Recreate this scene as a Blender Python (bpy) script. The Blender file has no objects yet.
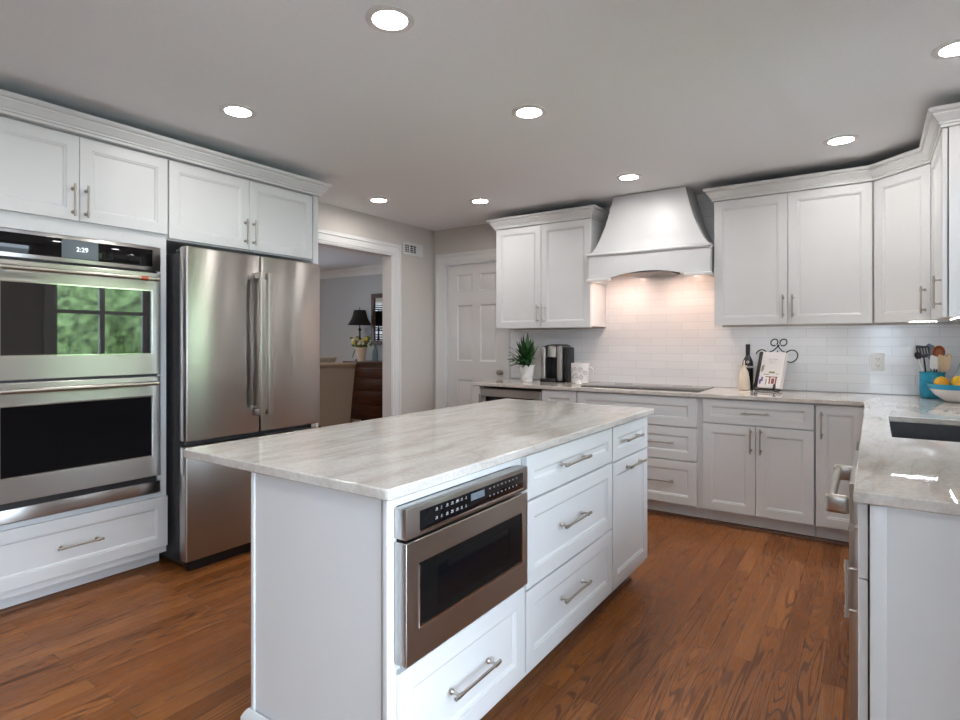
import bpy, bmesh, math, random
from mathutils import Vector, Matrix
R = math.radians
SC = bpy.context.scene
COL = SC.collection
rng = random.Random(7)

# ------------------------------------------------------------------ camera, sky, exposure
cam_d = bpy.data.cameras.new('camera')
cam_d.sensor_width = 36.0
cam_d.lens = 573.7 * 36.0 / 960.0
cam_d.shift_y = -18.8 / 960.0
cam_d.clip_start = 0.02
cam = bpy.data.objects.new('camera', cam_d)
cam.location = (0, 0, 1.278)
cam.rotation_euler = (R(90), 0, 0.5997)
COL.objects.link(cam)
SC.camera = cam

world = bpy.data.worlds.new('overcast_sky')
SC.world = world
world.use_nodes = True
wn = world.node_tree.nodes['Background']
wn.inputs[0].default_value = (0.74, 0.85, 1.0, 1)
wn.inputs[1].default_value = 3.7

SC.view_settings.view_transform = 'Standard'
SC.view_settings.look = 'None'
SC.view_settings.gamma = 1
SC.view_settings.use_curve_mapping = False
SC.view_settings.exposure = 1.99

CAN_POWER = 37.0          # radiance of the recessed ceiling lights
HOOD_POWER = 78.0
LED_POWER = 60.0

H = 2.465                 # ceiling height
XL, YB, XR, YF = -3.892, 4.82, 0.61, -2.2      # kitchen walls

def portal(name, loc, rot, sx, sy):
    d = bpy.data.lights.new(name, 'AREA')
    d.shape = 'RECTANGLE'; d.size = sx; d.size_y = sy
    d.cycles.is_portal = True
    o = bpy.data.objects.new(name, d); o.location = loc; o.rotation_euler = rot
    COL.objects.link(o)
# portals mark the glazed openings for daylight sampling; they add no light
portal('daylight_portal', (XR + 0.14, 2.935, 1.595), (0, R(90), 0), 1.05, 0.97)
portal('daylight_portal', (XR + 0.14, 0.40, 1.06), (0, R(90), 0), 2.08, 1.9)
portal('daylight_portal', (0.15, YF - 0.14, 1.5), (R(90), 0, 0), 0.6, 1.2)

# ------------------------------------------------------------------ materials
def mat(name, color, rough=0.5, metal=0.0, **kw):
    m = bpy.data.materials.new(name); m.use_nodes = True
    b = m.node_tree.nodes['Principled BSDF']
    b.inputs['Base Color'].default_value = (*color, 1)
    b.inputs['Roughness'].default_value = rough
    b.inputs['Metallic'].default_value = metal
    for k, v in kw.items():
        b.inputs[k].default_value = v
    return m

class NT:
    """small helper for node graphs"""
    def __init__(s, m):
        s.m = m; s.t = m.node_tree; s.b = s.t.nodes['Principled BSDF']
    def n(s, kind, **kw):
        x = s.t.nodes.new(kind)
        for k, v in kw.items():
            if k.startswith('i_'):
                x.inputs[int(k[2:])].default_value = v
            else:
                setattr(x, k, v)
        return x
    def l(s, a, ai, b, bi):
        s.t.links.new(a.outputs[ai], b.inputs[bi])
    def ramp(s, stops):
        r = s.n('ShaderNodeValToRGB')
        el = r.color_ramp.elements
        while len(el) < len(stops): el.new(0.5)
        for e, (p, c) in zip(el, stops):
            e.position = p; e.color = (*c, 1) if len(c) == 3 else c
        return r
    def math(s, op, a, b=None, v=None):
        x = s.n('ShaderNodeMath', operation=op)
        s.t.links.new(a, x.inputs[0])
        if b is not None: s.t.links.new(b, x.inputs[1])
        if v is not None: x.inputs[1].default_value = v
        return x.outputs[0]

def speck(m, scale, amount, bump=0.0, coord='Object', stretch=(1, 1, 1)):
    """slight tone variation (the surface's own) and fine relief"""
    g = NT(m); base = tuple(g.b.inputs['Base Color'].default_value[:3])
    tc = g.n('ShaderNodeTexCoord'); mp = g.n('ShaderNodeMapping')
    mp.inputs['Scale'].default_value = stretch
    g.l(tc, coord, mp, 0)
    nz = g.n('ShaderNodeTexNoise'); nz.inputs['Scale'].default_value = scale; nz.inputs['Detail'].default_value = 4
    g.l(mp, 0, nz, 'Vector')
    lo = tuple(c * (1 - amount) for c in base); hi = tuple(min(1, c * (1 + amount)) for c in base)
    r = g.ramp([(0.3, lo), (0.7, hi)])
    g.l(nz, 0, r, 0); g.l(r, 0, g.b, 'Base Color')
    if bump:
        bp = g.n('ShaderNodeBump'); bp.inputs['Strength'].default_value = bump; bp.inputs['Distance'].default_value = 0.002
        g.l(nz, 0, bp, 'Height'); g.l(bp, 0, g.b, 'Normal')
    return m

WHITE = speck(mat('painted_cabinet_white', (0.675, 0.68, 0.68), 0.38), 6, 0.012)
TRIMW = speck(mat('painted_trim_white', (0.70, 0.69, 0.68), 0.4), 6, 0.012)
WALLP = speck(mat('greige_wall_paint', (0.58, 0.54, 0.50), 0.75), 40, 0.02, 0.05)
DINWALL = speck(mat('blue_grey_wall_paint', (0.52, 0.55, 0.58), 0.8), 40, 0.02, 0.05)
CEIL = speck(mat('ceiling_paint', (0.84, 0.86, 0.875), 0.85), 60, 0.015, 0.05)
BLACKGLASS = mat('black_glass', (0.004, 0.004, 0.005), 0.04, IOR=1.4)
OVENGLASS = mat('oven_door_glass', (0.004, 0.004, 0.005), 0.02, IOR=1.8)
DARKPANE = mat('dark_door_glass', (0.004, 0.004, 0.005), 0.03, IOR=1.33)
SCREEN = mat('dark_screen_border', (0.006, 0.006, 0.006), 0.12, IOR=1.25)
BLACK = speck(mat('black_plastic', (0.012, 0.012, 0.013), 0.45), 30, 0.2)
DARKGREY = speck(mat('dark_grey_metal', (0.06, 0.06, 0.065), 0.45, 0.3), 30, 0.2)
IRON = speck(mat('black_iron', (0.012, 0.012, 0.014), 0.4, 0.3), 60, 0.3)
GREYPL = mat('grey_display', (0.13, 0.155, 0.18), 0.25)
INK = mat('pale_display_digits', (0.8, 0.85, 0.9), 0.4)
INK.node_tree.nodes['Principled BSDF'].inputs['Emission Color'].default_value = (0.8, 0.9, 1, 1)
INK.node_tree.nodes['Principled BSDF'].inputs['Emission Strength'].default_value = 0.5
KEYS = mat('grey_printed_keys', (0.26, 0.26, 0.26), 0.5)
NICKEL = speck(mat('brushed_nickel', (0.46, 0.43, 0.39), 0.3, 1.0), 200, 0.06)
CHROME = mat('polished_steel', (0.70, 0.69, 0.67), 0.12, 1.0)
COPPER = mat('copper_red_band', (0.42, 0.10, 0.05), 0.3, 0.6)

def steel(name, color, rough=0.32):
    """horizontally brushed: highlights are drawn out vertically"""
    m = mat(name, color, rough, 1.0, Anisotropic=0.85)
    g = NT(m)
    tv = g.n('ShaderNodeCombineXYZ'); tv.inputs[0].default_value = 0.04; tv.inputs[1].default_value = 0.03; tv.inputs[2].default_value = 1.0
    g.l(tv, 0, g.b, 'Tangent')
    return m
STEEL = steel('brushed_stainless_steel', (0.50, 0.485, 0.47))
STEELV = steel('brushed_stainless_steel_fridge', (0.46, 0.44, 0.42), 0.29)

def oak_floor():
    m = mat('oak_strip_floor', (0.3, 0.13, 0.05), 0.32)
    g = NT(m)
    geo = g.n('ShaderNodeNewGeometry'); sep = g.n('ShaderNodeSeparateXYZ'); g.l(geo, 'Position', sep, 0)
    cb = g.n('ShaderNodeCombineXYZ'); g.l(sep, 1, cb, 0); g.l(sep, 0, cb, 1)
    br = g.n('ShaderNodeTexBrick', offset=0.37, offset_frequency=2, squash=1.0)
    br.inputs['Color1'].default_value = (0, 0, 0, 1); br.inputs['Color2'].default_value = (1, 1, 1, 1)
    br.inputs['Mortar'].default_value = (0.5, 0.5, 0.5, 1)
    br.inputs['Scale'].default_value = 1.0
    br.inputs['Mortar Size'].default_value = 0.0012; br.inputs['Mortar Smooth'].default_value = 0.3
    br.inputs['Bias'].default_value = 0.0
    br.inputs['Brick Width'].default_value = 0.95; br.inputs['Row Height'].default_value = 0.079
    g.l(cb, 0, br, 'Vector')
    rnd = br.outputs['Color']
    # cathedral grain: contours of a noise drawn out along the strip, shifted from strip to strip
    shift = g.math('MULTIPLY', rnd, v=37.0)
    gx = g.math('MULTIPLY', sep.outputs[0], v=13.0)
    gy = g.math('MULTIPLY', sep.outputs[1], v=0.75)
    gy2 = g.math('ADD', gy, shift)
    c2 = g.n('ShaderNodeCombineXYZ')
    g.t.links.new(gx, c2.inputs[0]); g.t.links.new(gy2, c2.inputs[1]); g.t.links.new(shift, c2.inputs[2])
    nz = g.n('ShaderNodeTexNoise'); nz.inputs['Scale'].default_value = 1.0; nz.inputs['Detail'].default_value = 1.2
    nz.inputs['Roughness'].default_value = 0.35; nz.inputs['Distortion'].default_value = 0.12
    g.l(c2, 0, nz, 'Vector')
    a = g.math('MULTIPLY', nz.outputs[0], v=125.0)
    s = g.math('SINE', a)
    # fine pores
    px = g.math('MULTIPLY', sep.outputs[0], v=260.0); py = g.math('MULTIPLY', sep.outputs[1], v=9.0)
    c3 = g.n('ShaderNodeCombineXYZ'); g.t.links.new(px, c3.inputs[0]); g.t.links.new(py, c3.inputs[1])
    g.t.links.new(shift, c3.inputs[2])
    nz2 = g.n('ShaderNodeTexNoise'); nz2.inputs['Scale'].default_value = 1.0; nz2.inputs['Detail'].default_value = 3
    g.l(c3, 0, nz2, 'Vector')
    # grain strength varies over the floor
    nz3 = g.n('ShaderNodeTexNoise'); nz3.inputs['Scale'].default_value = 0.45; nz3.inputs['Detail'].default_value = 1
    g.l(c2, 0, nz3, 'Vector')
    gr = g.ramp([(0.58, (0, 0, 0)), (0.90, (1, 1, 1))])
    h = g.math('MULTIPLY_ADD', s, v=0.5); g.t.nodes[-1].inputs[2].default_value = 0.5
    g.t.links.new(h, gr.inputs[0])
    st = g.ramp([(0.33, (0.30,) * 3), (0.56, (1,) * 3)]); g.l(nz3, 0, st, 0)
    gs = g.math('MULTIPLY', gr.outputs[0], st.outputs[0])
    pores = g.ramp([(0.45, (0, 0, 0)), (0.72, (0.55,) * 3)]); g.l(nz2, 0, pores, 0)
    dark = g.math('MAXIMUM', gs, pores.outputs[0])
    tone = g.ramp([(0.0, (0.245, 0.084, 0.022)), (0.35, (0.300, 0.105, 0.028)), (0.7, (0.340, 0.123, 0.034)), (1.0, (0.390, 0.148, 0.043))])
    g.t.links.new(rnd, tone.inputs[0])
    mx = g.n('ShaderNodeMix', data_type='RGBA')
    dm = g.math('MULTIPLY', dark, v=0.74)
    g.t.links.new(dm, mx.inputs[0]); g.l(tone, 0, mx, 6); mx.inputs[7].default_value = (0.062, 0.020, 0.0075, 1)
    mj = g.n('ShaderNodeMix', data_type='RGBA'); g.l(br, 'Fac', mj, 0); g.l(mx, 2, mj, 6)
    mj.inputs[7].default_value = (0.05, 0.018, 0.008, 1)
    g.l(mj, 2, g.b, 'Base Color')
    rr = g.ramp([(0, (0.26,) * 3), (1, (0.42,) * 3)]); g.t.links.new(dark, rr.inputs[0]); g.l(rr, 0, g.b, 'Roughness')
    bp = g.n('ShaderNodeBump'); bp.inputs['Strength'].default_value = 0.05; bp.inputs['Distance'].default_value = 0.001
    bp.invert = True
    ad = g.math('ADD', dark, br.outputs['Fac'])
    g.t.links.new(ad, bp.inputs['Height']); g.l(bp, 0, g.b, 'Normal')
    return m
OAK = oak_floor()
OAK.node_tree.nodes['Principled BSDF'].inputs['Specular IOR Level'].default_value = 0.22

def quartzite():
    m = mat('pale_quartzite', (0.6, 0.57, 0.53), 0.03, IOR=1.58)
    g = NT(m)
    geo = g.n('ShaderNodeNewGeometry')
    mp = g.n('ShaderNodeMapping'); mp.inputs['Rotation'].default_value = (0.2, 0, R(-24)); mp.inputs['Scale'].default_value = (1.0, 0.30, 1.0)
    mp.vector_type = 'POINT'
    g.l(geo, 'Position', mp, 0)
    n1 = g.n('ShaderNodeTexNoise'); n1.inputs['Scale'].default_value = 8.0; n1.inputs['Detail'].default_value = 8
    n1.inputs['Roughness'].default_value = 0.62; n1.inputs['Distortion'].default_value = 1.2
    g.l(mp, 0, n1, 'Vector')
    base = g.ramp([(0.22, (0.48, 0.435, 0.39)), (0.40, (0.585, 0.545, 0.50)), (0.58, (0.65, 0.615, 0.575)), (0.80, (0.70, 0.68, 0.65))])
    g.l(n1, 0, base, 0)
    n2 = g.n('ShaderNodeTexNoise'); n2.inputs['Scale'].default_value = 2.6; n2.inputs['Detail'].default_value = 6
    n2.inputs['Distortion'].default_value = 1.8
    g.l(mp, 0, n2, 'Vector')
    d = g.math('SUBTRACT', n2.outputs[0], v=0.5); d = g.math('ABSOLUTE', d)
    vein = g.ramp([(0.0, (1, 1, 1)), (0.018, (0.35,) * 3), (0.06, (0, 0, 0))]); g.t.links.new(d, vein.inputs[0])
    vm = g.math('MULTIPLY', vein.outputs[0], v=0.30)
    mx = g.n('ShaderNodeMix', data_type='RGBA'); g.t.links.new(vm, mx.inputs[0]); g.l(base, 0, mx, 6)
    mx.inputs[7].default_value = (0.27, 0.235, 0.20, 1)
    n3 = g.n('ShaderNodeTexNoise'); n3.inputs['Scale'].default_value = 90; n3.inputs['Detail'].default_value = 3
    g.l(geo, 'Position', n3, 'Vector')
    sp = g.ramp([(0.35, (0.88,) * 3), (0.65, (1.0,) * 3)]); g.l(n3, 0, sp, 0)
    mu = g.n('ShaderNodeMix', data_type='RGBA', blend_type='MULTIPLY'); mu.inputs[0].default_value = 1
    g.l(mx, 2, mu, 6); g.l(sp, 0, mu, 7); g.l(mu, 2, g.b, 'Base Color')
    return m
STONE = quartzite()

def subway():
    m = mat('white_subway_tile', (0.72, 0.725, 0.73), 0.12)
    g = NT(m)
    geo = g.n('ShaderNodeNewGeometry'); sep = g.n('ShaderNodeSeparateXYZ'); g.l(geo, 'Position', sep, 0)
    u = g.math('SUBTRACT', sep.outputs[0], sep.outputs[1])
    v = g.math('SUBTRACT', sep.outputs[2], v=0.918)
    cb = g.n('ShaderNodeCombineXYZ'); g.t.links.new(u, cb.inputs[0]); g.t.links.new(v, cb.inputs[1])
    br = g.n('ShaderNodeTexBrick', offset=0.5, offset_frequency=2)
    br.inputs['Color1'].default_value = (0.78, 0.785, 0.795, 1); br.inputs['Color2'].default_value = (0.82, 0.825, 0.83, 1)
    br.inputs['Mortar'].default_value = (0.63, 0.63, 0.635, 1)
    br.inputs['Scale'].default_value = 1; br.inputs['Mortar Size'].default_value = 0.0016; br.inputs['Mortar Smooth'].default_value = 0.4
    br.inputs['Brick Width'].default_value = 0.254; br.inputs['Row Height'].default_value = 0.0645
    g.l(cb, 0, br, 'Vector'); g.l(br, 'Color', g.b, 'Base Color')
    nz = g.n('ShaderNodeTexNoise'); nz.inputs['Scale'].default_value = 9; g.l(geo, 'Position', nz, 'Vector')
    hh = g.math('MULTIPLY', nz.outputs[0], v=0.35)
    inv = g.math('SUBTRACT', hh, br.outputs['Fac'])
    bp = g.n('ShaderNodeBump'); bp.inputs['Strength'].default_value = 0.35; bp.inputs['Distance'].default_value = 0.003
    g.t.links.new(inv, bp.inputs['Height']); g.l(bp, 0, g.b, 'Normal')
    return m
TILE = subway()

def glow(name, color, strength):
    m = bpy.data.materials.new(name); m.use_nodes = True
    t = m.node_tree; t.nodes.remove(t.nodes['Principled BSDF'])
    e = t.nodes.new('ShaderNodeEmission'); e.inputs[0].default_value = (*color, 1); e.inputs[1].default_value = strength
    t.links.new(e.outputs[0], t.nodes['Material Output'].inputs[0])
    return m
CANLIGHT = glow('recessed_lamp_lens', (1.0, 0.965, 0.935), CAN_POWER)
LEDLIGHT = glow('cool_led_dots', (0.86, 0.93, 1.0), LED_POWER)
HOODLIGHT = glow('hood_lamp_lens', (1.0, 0.70, 0.56), HOOD_POWER)
WARMLIGHT = glow('warm_dome_lens', (1.0, 0.74, 0.50), 26)

def pane_mat():
    m = bpy.data.materials.new('window_glass'); m.use_nodes = True
    t = m.node_tree; t.nodes.remove(t.nodes['Principled BSDF'])
    tr = t.nodes.new('ShaderNodeBsdfTransparent'); tr.inputs[0].default_value = (0.95, 0.97, 0.97, 1)
    gl = t.nodes.new('ShaderNodeBsdfGlossy'); gl.inputs['Roughness'].default_value = 0.0
    fr = t.nodes.new('ShaderNodeFresnel'); fr.inputs[0].default_value = 1.45
    mx = t.nodes.new('ShaderNodeMixShader')
    t.links.new(fr.outputs[0], mx.inputs[0]); t.links.new(tr.outputs[0], mx.inputs[1]); t.links.new(gl.outputs[0], mx.inputs[2])
    t.links.new(mx.outputs[0], t.nodes['Material Output'].inputs[0])
    return m
PANE = pane_mat()

def wood(name, c1, c2, rough=0.35, stretch=(2, 30, 30)):
    m = mat(name, c1, rough); g = NT(m)
    tc = g.n('ShaderNodeTexCoord'); mp = g.n('ShaderNodeMapping'); mp.inputs['Scale'].default_value = stretch
    g.l(tc, 'Object', mp, 0)
    nz = g.n('ShaderNodeTexNoise'); nz.inputs['Scale'].default_value = 2; nz.inputs['Detail'].default_value = 5; nz.inputs['Distortion'].default_value = 0.6
    g.l(mp, 0, nz, 'Vector'); r = g.ramp([(0.3, c1), (0.7, c2)]); g.l(nz, 0, r, 0); g.l(r, 0, g.b, 'Base Color')
    return m
MAHOG = wood('dark_mahogany', (0.030, 0.010, 0.006), (0.085, 0.030, 0.016), 0.3)
SHOE = wood('stained_oak_shoe', (0.10, 0.038, 0.014), (0.17, 0.066, 0.024), 0.35)
MAPLE = wood('unfinished_maple', (0.50, 0.36, 0.25), (0.60, 0.45, 0.32), 0.5)
WOODTAN = wood('pale_spatula_wood', (0.62, 0.42, 0.24), (0.74, 0.54, 0.34), 0.5, (30, 30, 3))
WOODRED = wood('reddish_spoon_wood', (0.30, 0.075, 0.025), (0.40, 0.12, 0.04), 0.4, (30, 30, 3))
LEAF = speck(mat('deep_green_leaf', (0.022, 0.085, 0.022), 0.4), 25, 0.45)
LEAF2 = speck(mat('olive_flower_leaf', (0.14, 0.20, 0.035), 0.5), 25, 0.3)
PETALY = speck(mat('yellow_petals', (0.62, 0.50, 0.12), 0.6), 40, 0.2)
PETALW = speck(mat('cream_petals', (0.72, 0.68, 0.56), 0.6), 40, 0.1)
HEDGE = speck(mat('pale_hedge_leaves', (0.30, 0.44, 0.17), 0.6), 9, 0.75)  # one pale leaf green with random mottling, tuned for the oven glass reflection
PAVING = speck(mat('pale_patio_paving', (0.34, 0.33, 0.32), 0.8), 2, 0.15)
CERW = speck(mat('white_ceramic', (0.76, 0.75, 0.73), 0.22), 30, 0.02)
PLASTW = mat('white_switch_plastic', (0.92, 0.92, 0.91), 0.3)
CREAM = speck(mat('cream_ceramic', (0.68, 0.58, 0.46), 0.3), 20, 0.06)
TURQ = speck(mat('turquoise_glaze', (0.015, 0.27, 0.42), 0.12), 14, 0.25)
ORANGE = speck(mat('orange_lemon_peel', (0.85, 0.42, 0.02), 0.4), 60, 0.06, 0.2)
LEMON = speck(mat('lemon_peel', (0.88, 0.58, 0.03), 0.4), 60, 0.06, 0.2)
BOTTLE = mat('dark_bottle_glass', (0.006, 0.008, 0.006), 0.05)
LABELW = mat('off_white_paper', (0.72, 0.68, 0.66), 0.6)
PAPERG = mat('grey_print', (0.36, 0.33, 0.33), 0.6)
PAPERR = mat('maroon_print', (0.24, 0.06, 0.05), 0.6)
PAPERV = mat('violet_print', (0.16, 0.09, 0.30), 0.6)
PAPERO = mat('olive_print', (0.27, 0.23, 0.12), 0.6)
FABRIC = speck(mat('taupe_linen', (0.36, 0.295, 0.225), 0.9), 180, 0.15, 0.3)
FABRICW = speck(mat('pale_linen', (0.60, 0.53, 0.44), 0.9), 180, 0.08, 0.3)
SHADEB = speck(mat('black_lamp_shade', (0.006, 0.006, 0.007), 0.8), 90, 0.3)
SINKM = speck(mat('charcoal_composite', (0.026, 0.028, 0.034), 0.45), 120, 0.2)
MIRROR = mat('mirror_glass', (0.85, 0.87, 0.88), 0.01, 1.0)
ACRYL = mat('frosted_grey_acrylic', (0.55, 0.57, 0.57), 0.15)
BLUEV = mat('blue_grey_glass_vase', (0.16, 0.24, 0.30), 0.15)
SILIC = mat('slate_blue_silicone', (0.10, 0.14, 0.20), 0.45)

# ------------------------------------------------------------------ mesh builder
class MB:
    def __init__(s, *mats):
        s.bm = bmesh.new(); s.mats = list(mats)
    def mi(s, m):
        if m is None: return 0
        if m not in s.mats: s.mats.append(m)
        return s.mats.index(m)
    def face(s, vs, m=None, smooth=False):
        try: f = s.bm.faces.new(vs)
        except ValueError: return None
        f.material_index = s.mi(m); f.smooth = smooth
        return f
    def box(s, x0, x1, y0, y1, z0, z1, m=None, bev=0.0, seg=2):
        v = [s.bm.verts.new(p) for p in ((x0,y0,z0),(x1,y0,z0),(x1,y1,z0),(x0,y1,z0),(x0,y0,z1),(x1,y0,z1),(x1,y1,z1),(x0,y1,z1))]
        fs = [s.face([v[i] for i in q], m) for q in ((3,2,1,0),(4,5,6,7),(0,1,5,4),(1,2,6,5),(2,3,7,6),(3,0,4,7))]
        if bev:
            es = list({e for f in fs for e in f.edges})
            r = bmesh.ops.bevel(s.bm, geom=es, offset=bev, segments=seg, affect='EDGES', profile=0.5)
            for f in r['faces']: f.smooth = True; f.material_index = s.mi(m)
        return s
    def prism(s, poly, a0, a1, fn, m=None, smooth=False):
        """poly: 2D points; fn(u, v, a) -> xyz"""
        A = [s.bm.verts.new(fn(u, v, a0)) for u, v in poly]; B = [s.bm.verts.new(fn(u, v, a1)) for u, v in poly]
        n = len(poly)
        s.face(A[::-1], m); s.face(B, m)
        for i in range(n):
            s.face([A[i], A[(i+1) % n], B[(i+1) % n], B[i]], m, smooth)
        return s
    def lathe(s, prof, c=(0,0,0), seg=32, m=None, axis='z', sx=1.0, sy=1.0, cap=True):
        rings = []
        for r, z in prof:
            ring = []
            for k in range(seg):
                a = 2*math.pi*k/seg; x, y = r*math.cos(a)*sx, r*math.sin(a)*sy
                if axis == 'z': p = (c[0]+x, c[1]+y, c[2]+z)
                elif axis == 'y': p = (c[0]+x, c[1]+z, c[2]+y)
                else: p = (c[0]+z, c[1]+x, c[2]+y)
                ring.append(s.bm.verts.new(p))
            rings.append(ring)
        for a, b in zip(rings, rings[1:]):
            for k in range(seg):
                s.face([a[k], a[(k+1) % seg], b[(k+1) % seg], b[k]], m, True)
        if cap:
            for rg in (rings[0][::-1], rings[-1]):
                s.face(rg, m)
        return s
    def tube(s, pts, r, seg=10, m=None, closed=False):
        pts = [Vector(p) for p in pts]; n = len(pts); rings = []; up = None
        rr = r if isinstance(r, (list, tuple)) else [r]*n
        for i, p in enumerate(pts):
            a = pts[i-1] if (i > 0 or closed) else p; b = pts[(i+1) % n] if (i < n-1 or closed) else p
            t = (b - a).normalized()
            if up is None:
                up = Vector((0,0,1)) if abs(t.z) < 0.9 else Vector((1,0,0))
            u = (up - t*up.dot(t))
            u = u.normalized() if u.length > 1e-6 else t.orthogonal().normalized()
            w = t.cross(u); up = u
            rings.append([s.bm.verts.new(p + (u*math.cos(2*math.pi*k/seg) + w*math.sin(2*math.pi*k/seg))*rr[i]) for k in range(seg)])
        pr = list(zip(rings, rings[1:])) + ([(rings[-1], rings[0])] if closed else [])
        for a, b in pr:
            for k in range(seg):
                s.face([a[k], a[(k+1) % seg], b[(k+1) % seg], b[k]], m, True)
        if not closed:
            s.face(rings[0][::-1], m); s.face(rings[-1], m)
        return s
    def ball(s, c, r, m=None, seg=20, rings=12, noise=0.0):
        rx, ry, rz = r if isinstance(r, (list, tuple)) else (r, r, r)
        top = s.bm.verts.new((c[0], c[1], c[2]+rz)); bot = s.bm.verts.new((c[0], c[1], c[2]-rz)); rows = []
        for i in range(1, rings):
            t = math.pi*i/rings
            row = []
            for k in range(seg):
                a = 2*math.pi*k/seg; q = 1 + (rng.uniform(-noise, noise) if noise else 0)
                row.append(s.bm.verts.new((c[0]+rx*q*math.sin(t)*math.cos(a), c[1]+ry*q*math.sin(t)*math.sin(a), c[2]+rz*q*math.cos(t))))
            rows.append(row)
        for k in range(seg):
            s.face([top, rows[0][k], rows[0][(k+1) % seg]], m, True); s.face([bot, rows[-1][(k+1) % seg], rows[-1][k]], m, True)
        for a, b in zip(rows, rows[1:]):
            for k in range(seg):
                s.face([a[k], b[k], b[(k+1) % seg], a[(k+1) % seg]], m, True)
        return s
    def sweep(s, path, prof, fn, m=None):
        """sweep a profile [(out, up)...] along a 2D path with mitred corners; out is to the right of travel; fn(a, b, up) -> xyz"""
        P = [Vector(p) for p in path]; rings = []
        for i, p in enumerate(P):
            d1 = (P[i]-P[i-1]).normalized() if i > 0 else None
            d2 = (P[i+1]-P[i]).normalized() if i < len(P)-1 else None
            n1 = Vector((d1.y, -d1.x)) if d1 else None; n2 = Vector((d2.y, -d2.x)) if d2 else None
            if n1 is None: mv = n2
            elif n2 is None: mv = n1
            else:
                mv = (n1+n2); mv = mv / (mv.length_squared/2)
            rings.append([s.bm.verts.new(fn(p.x+mv.x*o, p.y+mv.y*o, u)) for o, u in prof])
        n = len(prof)
        for a, b in zip(rings, rings[1:]):
            for k in range(n):
                s.face([a[k], a[(k+1) % n], b[(k+1) % n], b[k]], m)
        s.face(rings[0][::-1], m); s.face(rings[-1], m)
        return s
    def slab(s, us, vs, solid, a0, a1, fn, m=None):
        """grid plate with holes: solid(i, j) says which cells are there; fn(u, v, a) -> xyz"""
        V = {}
        def g(i, j, k):
            if (i, j, k) not in V: V[(i, j, k)] = s.bm.verts.new(fn(us[i], vs[j], (a0, a1)[k]))
            return V[(i, j, k)]
        nu, nv = len(us)-1, len(vs)-1
        ok = lambda i, j: 0 <= i < nu and 0 <= j < nv and solid(i, j)
        for i in range(nu):
            for j in range(nv):
                if not ok(i, j): continue
                s.face([g(i,j,1), g(i+1,j,1), g(i+1,j+1,1), g(i,j+1,1)], m)
                s.face([g(i,j,0), g(i,j+1,0), g(i+1,j+1,0), g(i+1,j,0)], m)
                if not ok(i-1, j): s.face([g(i,j,0), g(i,j,1), g(i,j+1,1), g(i,j+1,0)], m)
                if not ok(i+1, j): s.face([g(i+1,j,0), g(i+1,j+1,0), g(i+1,j+1,1), g(i+1,j,1)], m)
                if not ok(i, j-1): s.face([g(i,j,0), g(i+1,j,0), g(i+1,j,1), g(i,j,1)], m)
                if not ok(i, j+1): s.face([g(i,j+1,0), g(i,j+1,1), g(i+1,j+1,1), g(i+1,j+1,0)], m)
        return s
    def rings(s, rs, m=None, cap0=True, cap1=True, smooth=False):
        Vs = [[s.bm.verts.new(p) for p in r] for r in rs]; n = len(Vs[0])
        for a, b in zip(Vs, Vs[1:]):
            for k in range(n):
                s.face([a[k], a[(k+1) % n], b[(k+1) % n], b[k]], m, smooth)
        if cap0: s.face(Vs[0][::-1], m)
        if cap1: s.face(Vs[-1], m)
        return s
    def mesh(s, name, sharp=40, fix=True):
        if fix: bmesh.ops.recalc_face_normals(s.bm, faces=s.bm.faces[:])
        me = bpy.data.meshes.new(name); s.bm.to_mesh(me); s.bm.free()
        for m in s.mats: me.materials.append(m)
        me.set_sharp_from_angle(angle=R(sharp))
        return me
    def build(s, name, parent=None, loc=(0,0,0), rot=(0,0,0), bevel=0.0, **kw):
        o = bpy.data.objects.new(name, s.mesh(name, **kw)); COL.objects.link(o)
        o.location = loc; o.rotation_euler = rot
        if parent: o.parent = parent
        if bevel:
            b = o.modifiers.new('edge_round', 'BEVEL'); b.width = bevel; b.segments = 2; b.limit_method = 'ANGLE'; b.angle_limit = R(40)
        return o

def put(me, name, parent, loc=(0,0,0), rot=(0,0,0)):
    o = bpy.data.objects.new(name, me); COL.objects.link(o); o.location = loc; o.rotation_euler = rot
    if parent: o.parent = parent
    return o
def tag(o, label, cat, group=None):
    o['label'] = label; o['category'] = cat
    if group: o['group'] = group
    return o
def thing(name, label, cat, loc=(0,0,0), rz=0.0, group=None):
    o = bpy.data.objects.new(name, None); COL.objects.link(o)
    o.location = loc; o.rotation_euler = (0, 0, rz); o.empty_display_size = 0.1
    return tag(o, label, cat, group)
def structure(o):
    o['kind'] = 'structure'; return o
def text_mesh(txt, size, m, depth=0.0006):
    cu = bpy.data.curves.new('lettering', 'FONT'); cu.body = txt; cu.size = size; cu.extrude = depth
    cu.align_x = 'CENTER'; cu.align_y = 'CENTER'
    o = bpy.data.objects.new('lettering', cu); COL.objects.link(o)
    dg = bpy.context.evaluated_depsgraph_get(); me = bpy.data.meshes.new_from_object(o.evaluated_get(dg))
    bpy.data.objects.remove(o); me.materials.clear(); me.materials.append(m)
    return me
ID = lambda u, v, a: (u, v, a)

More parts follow.
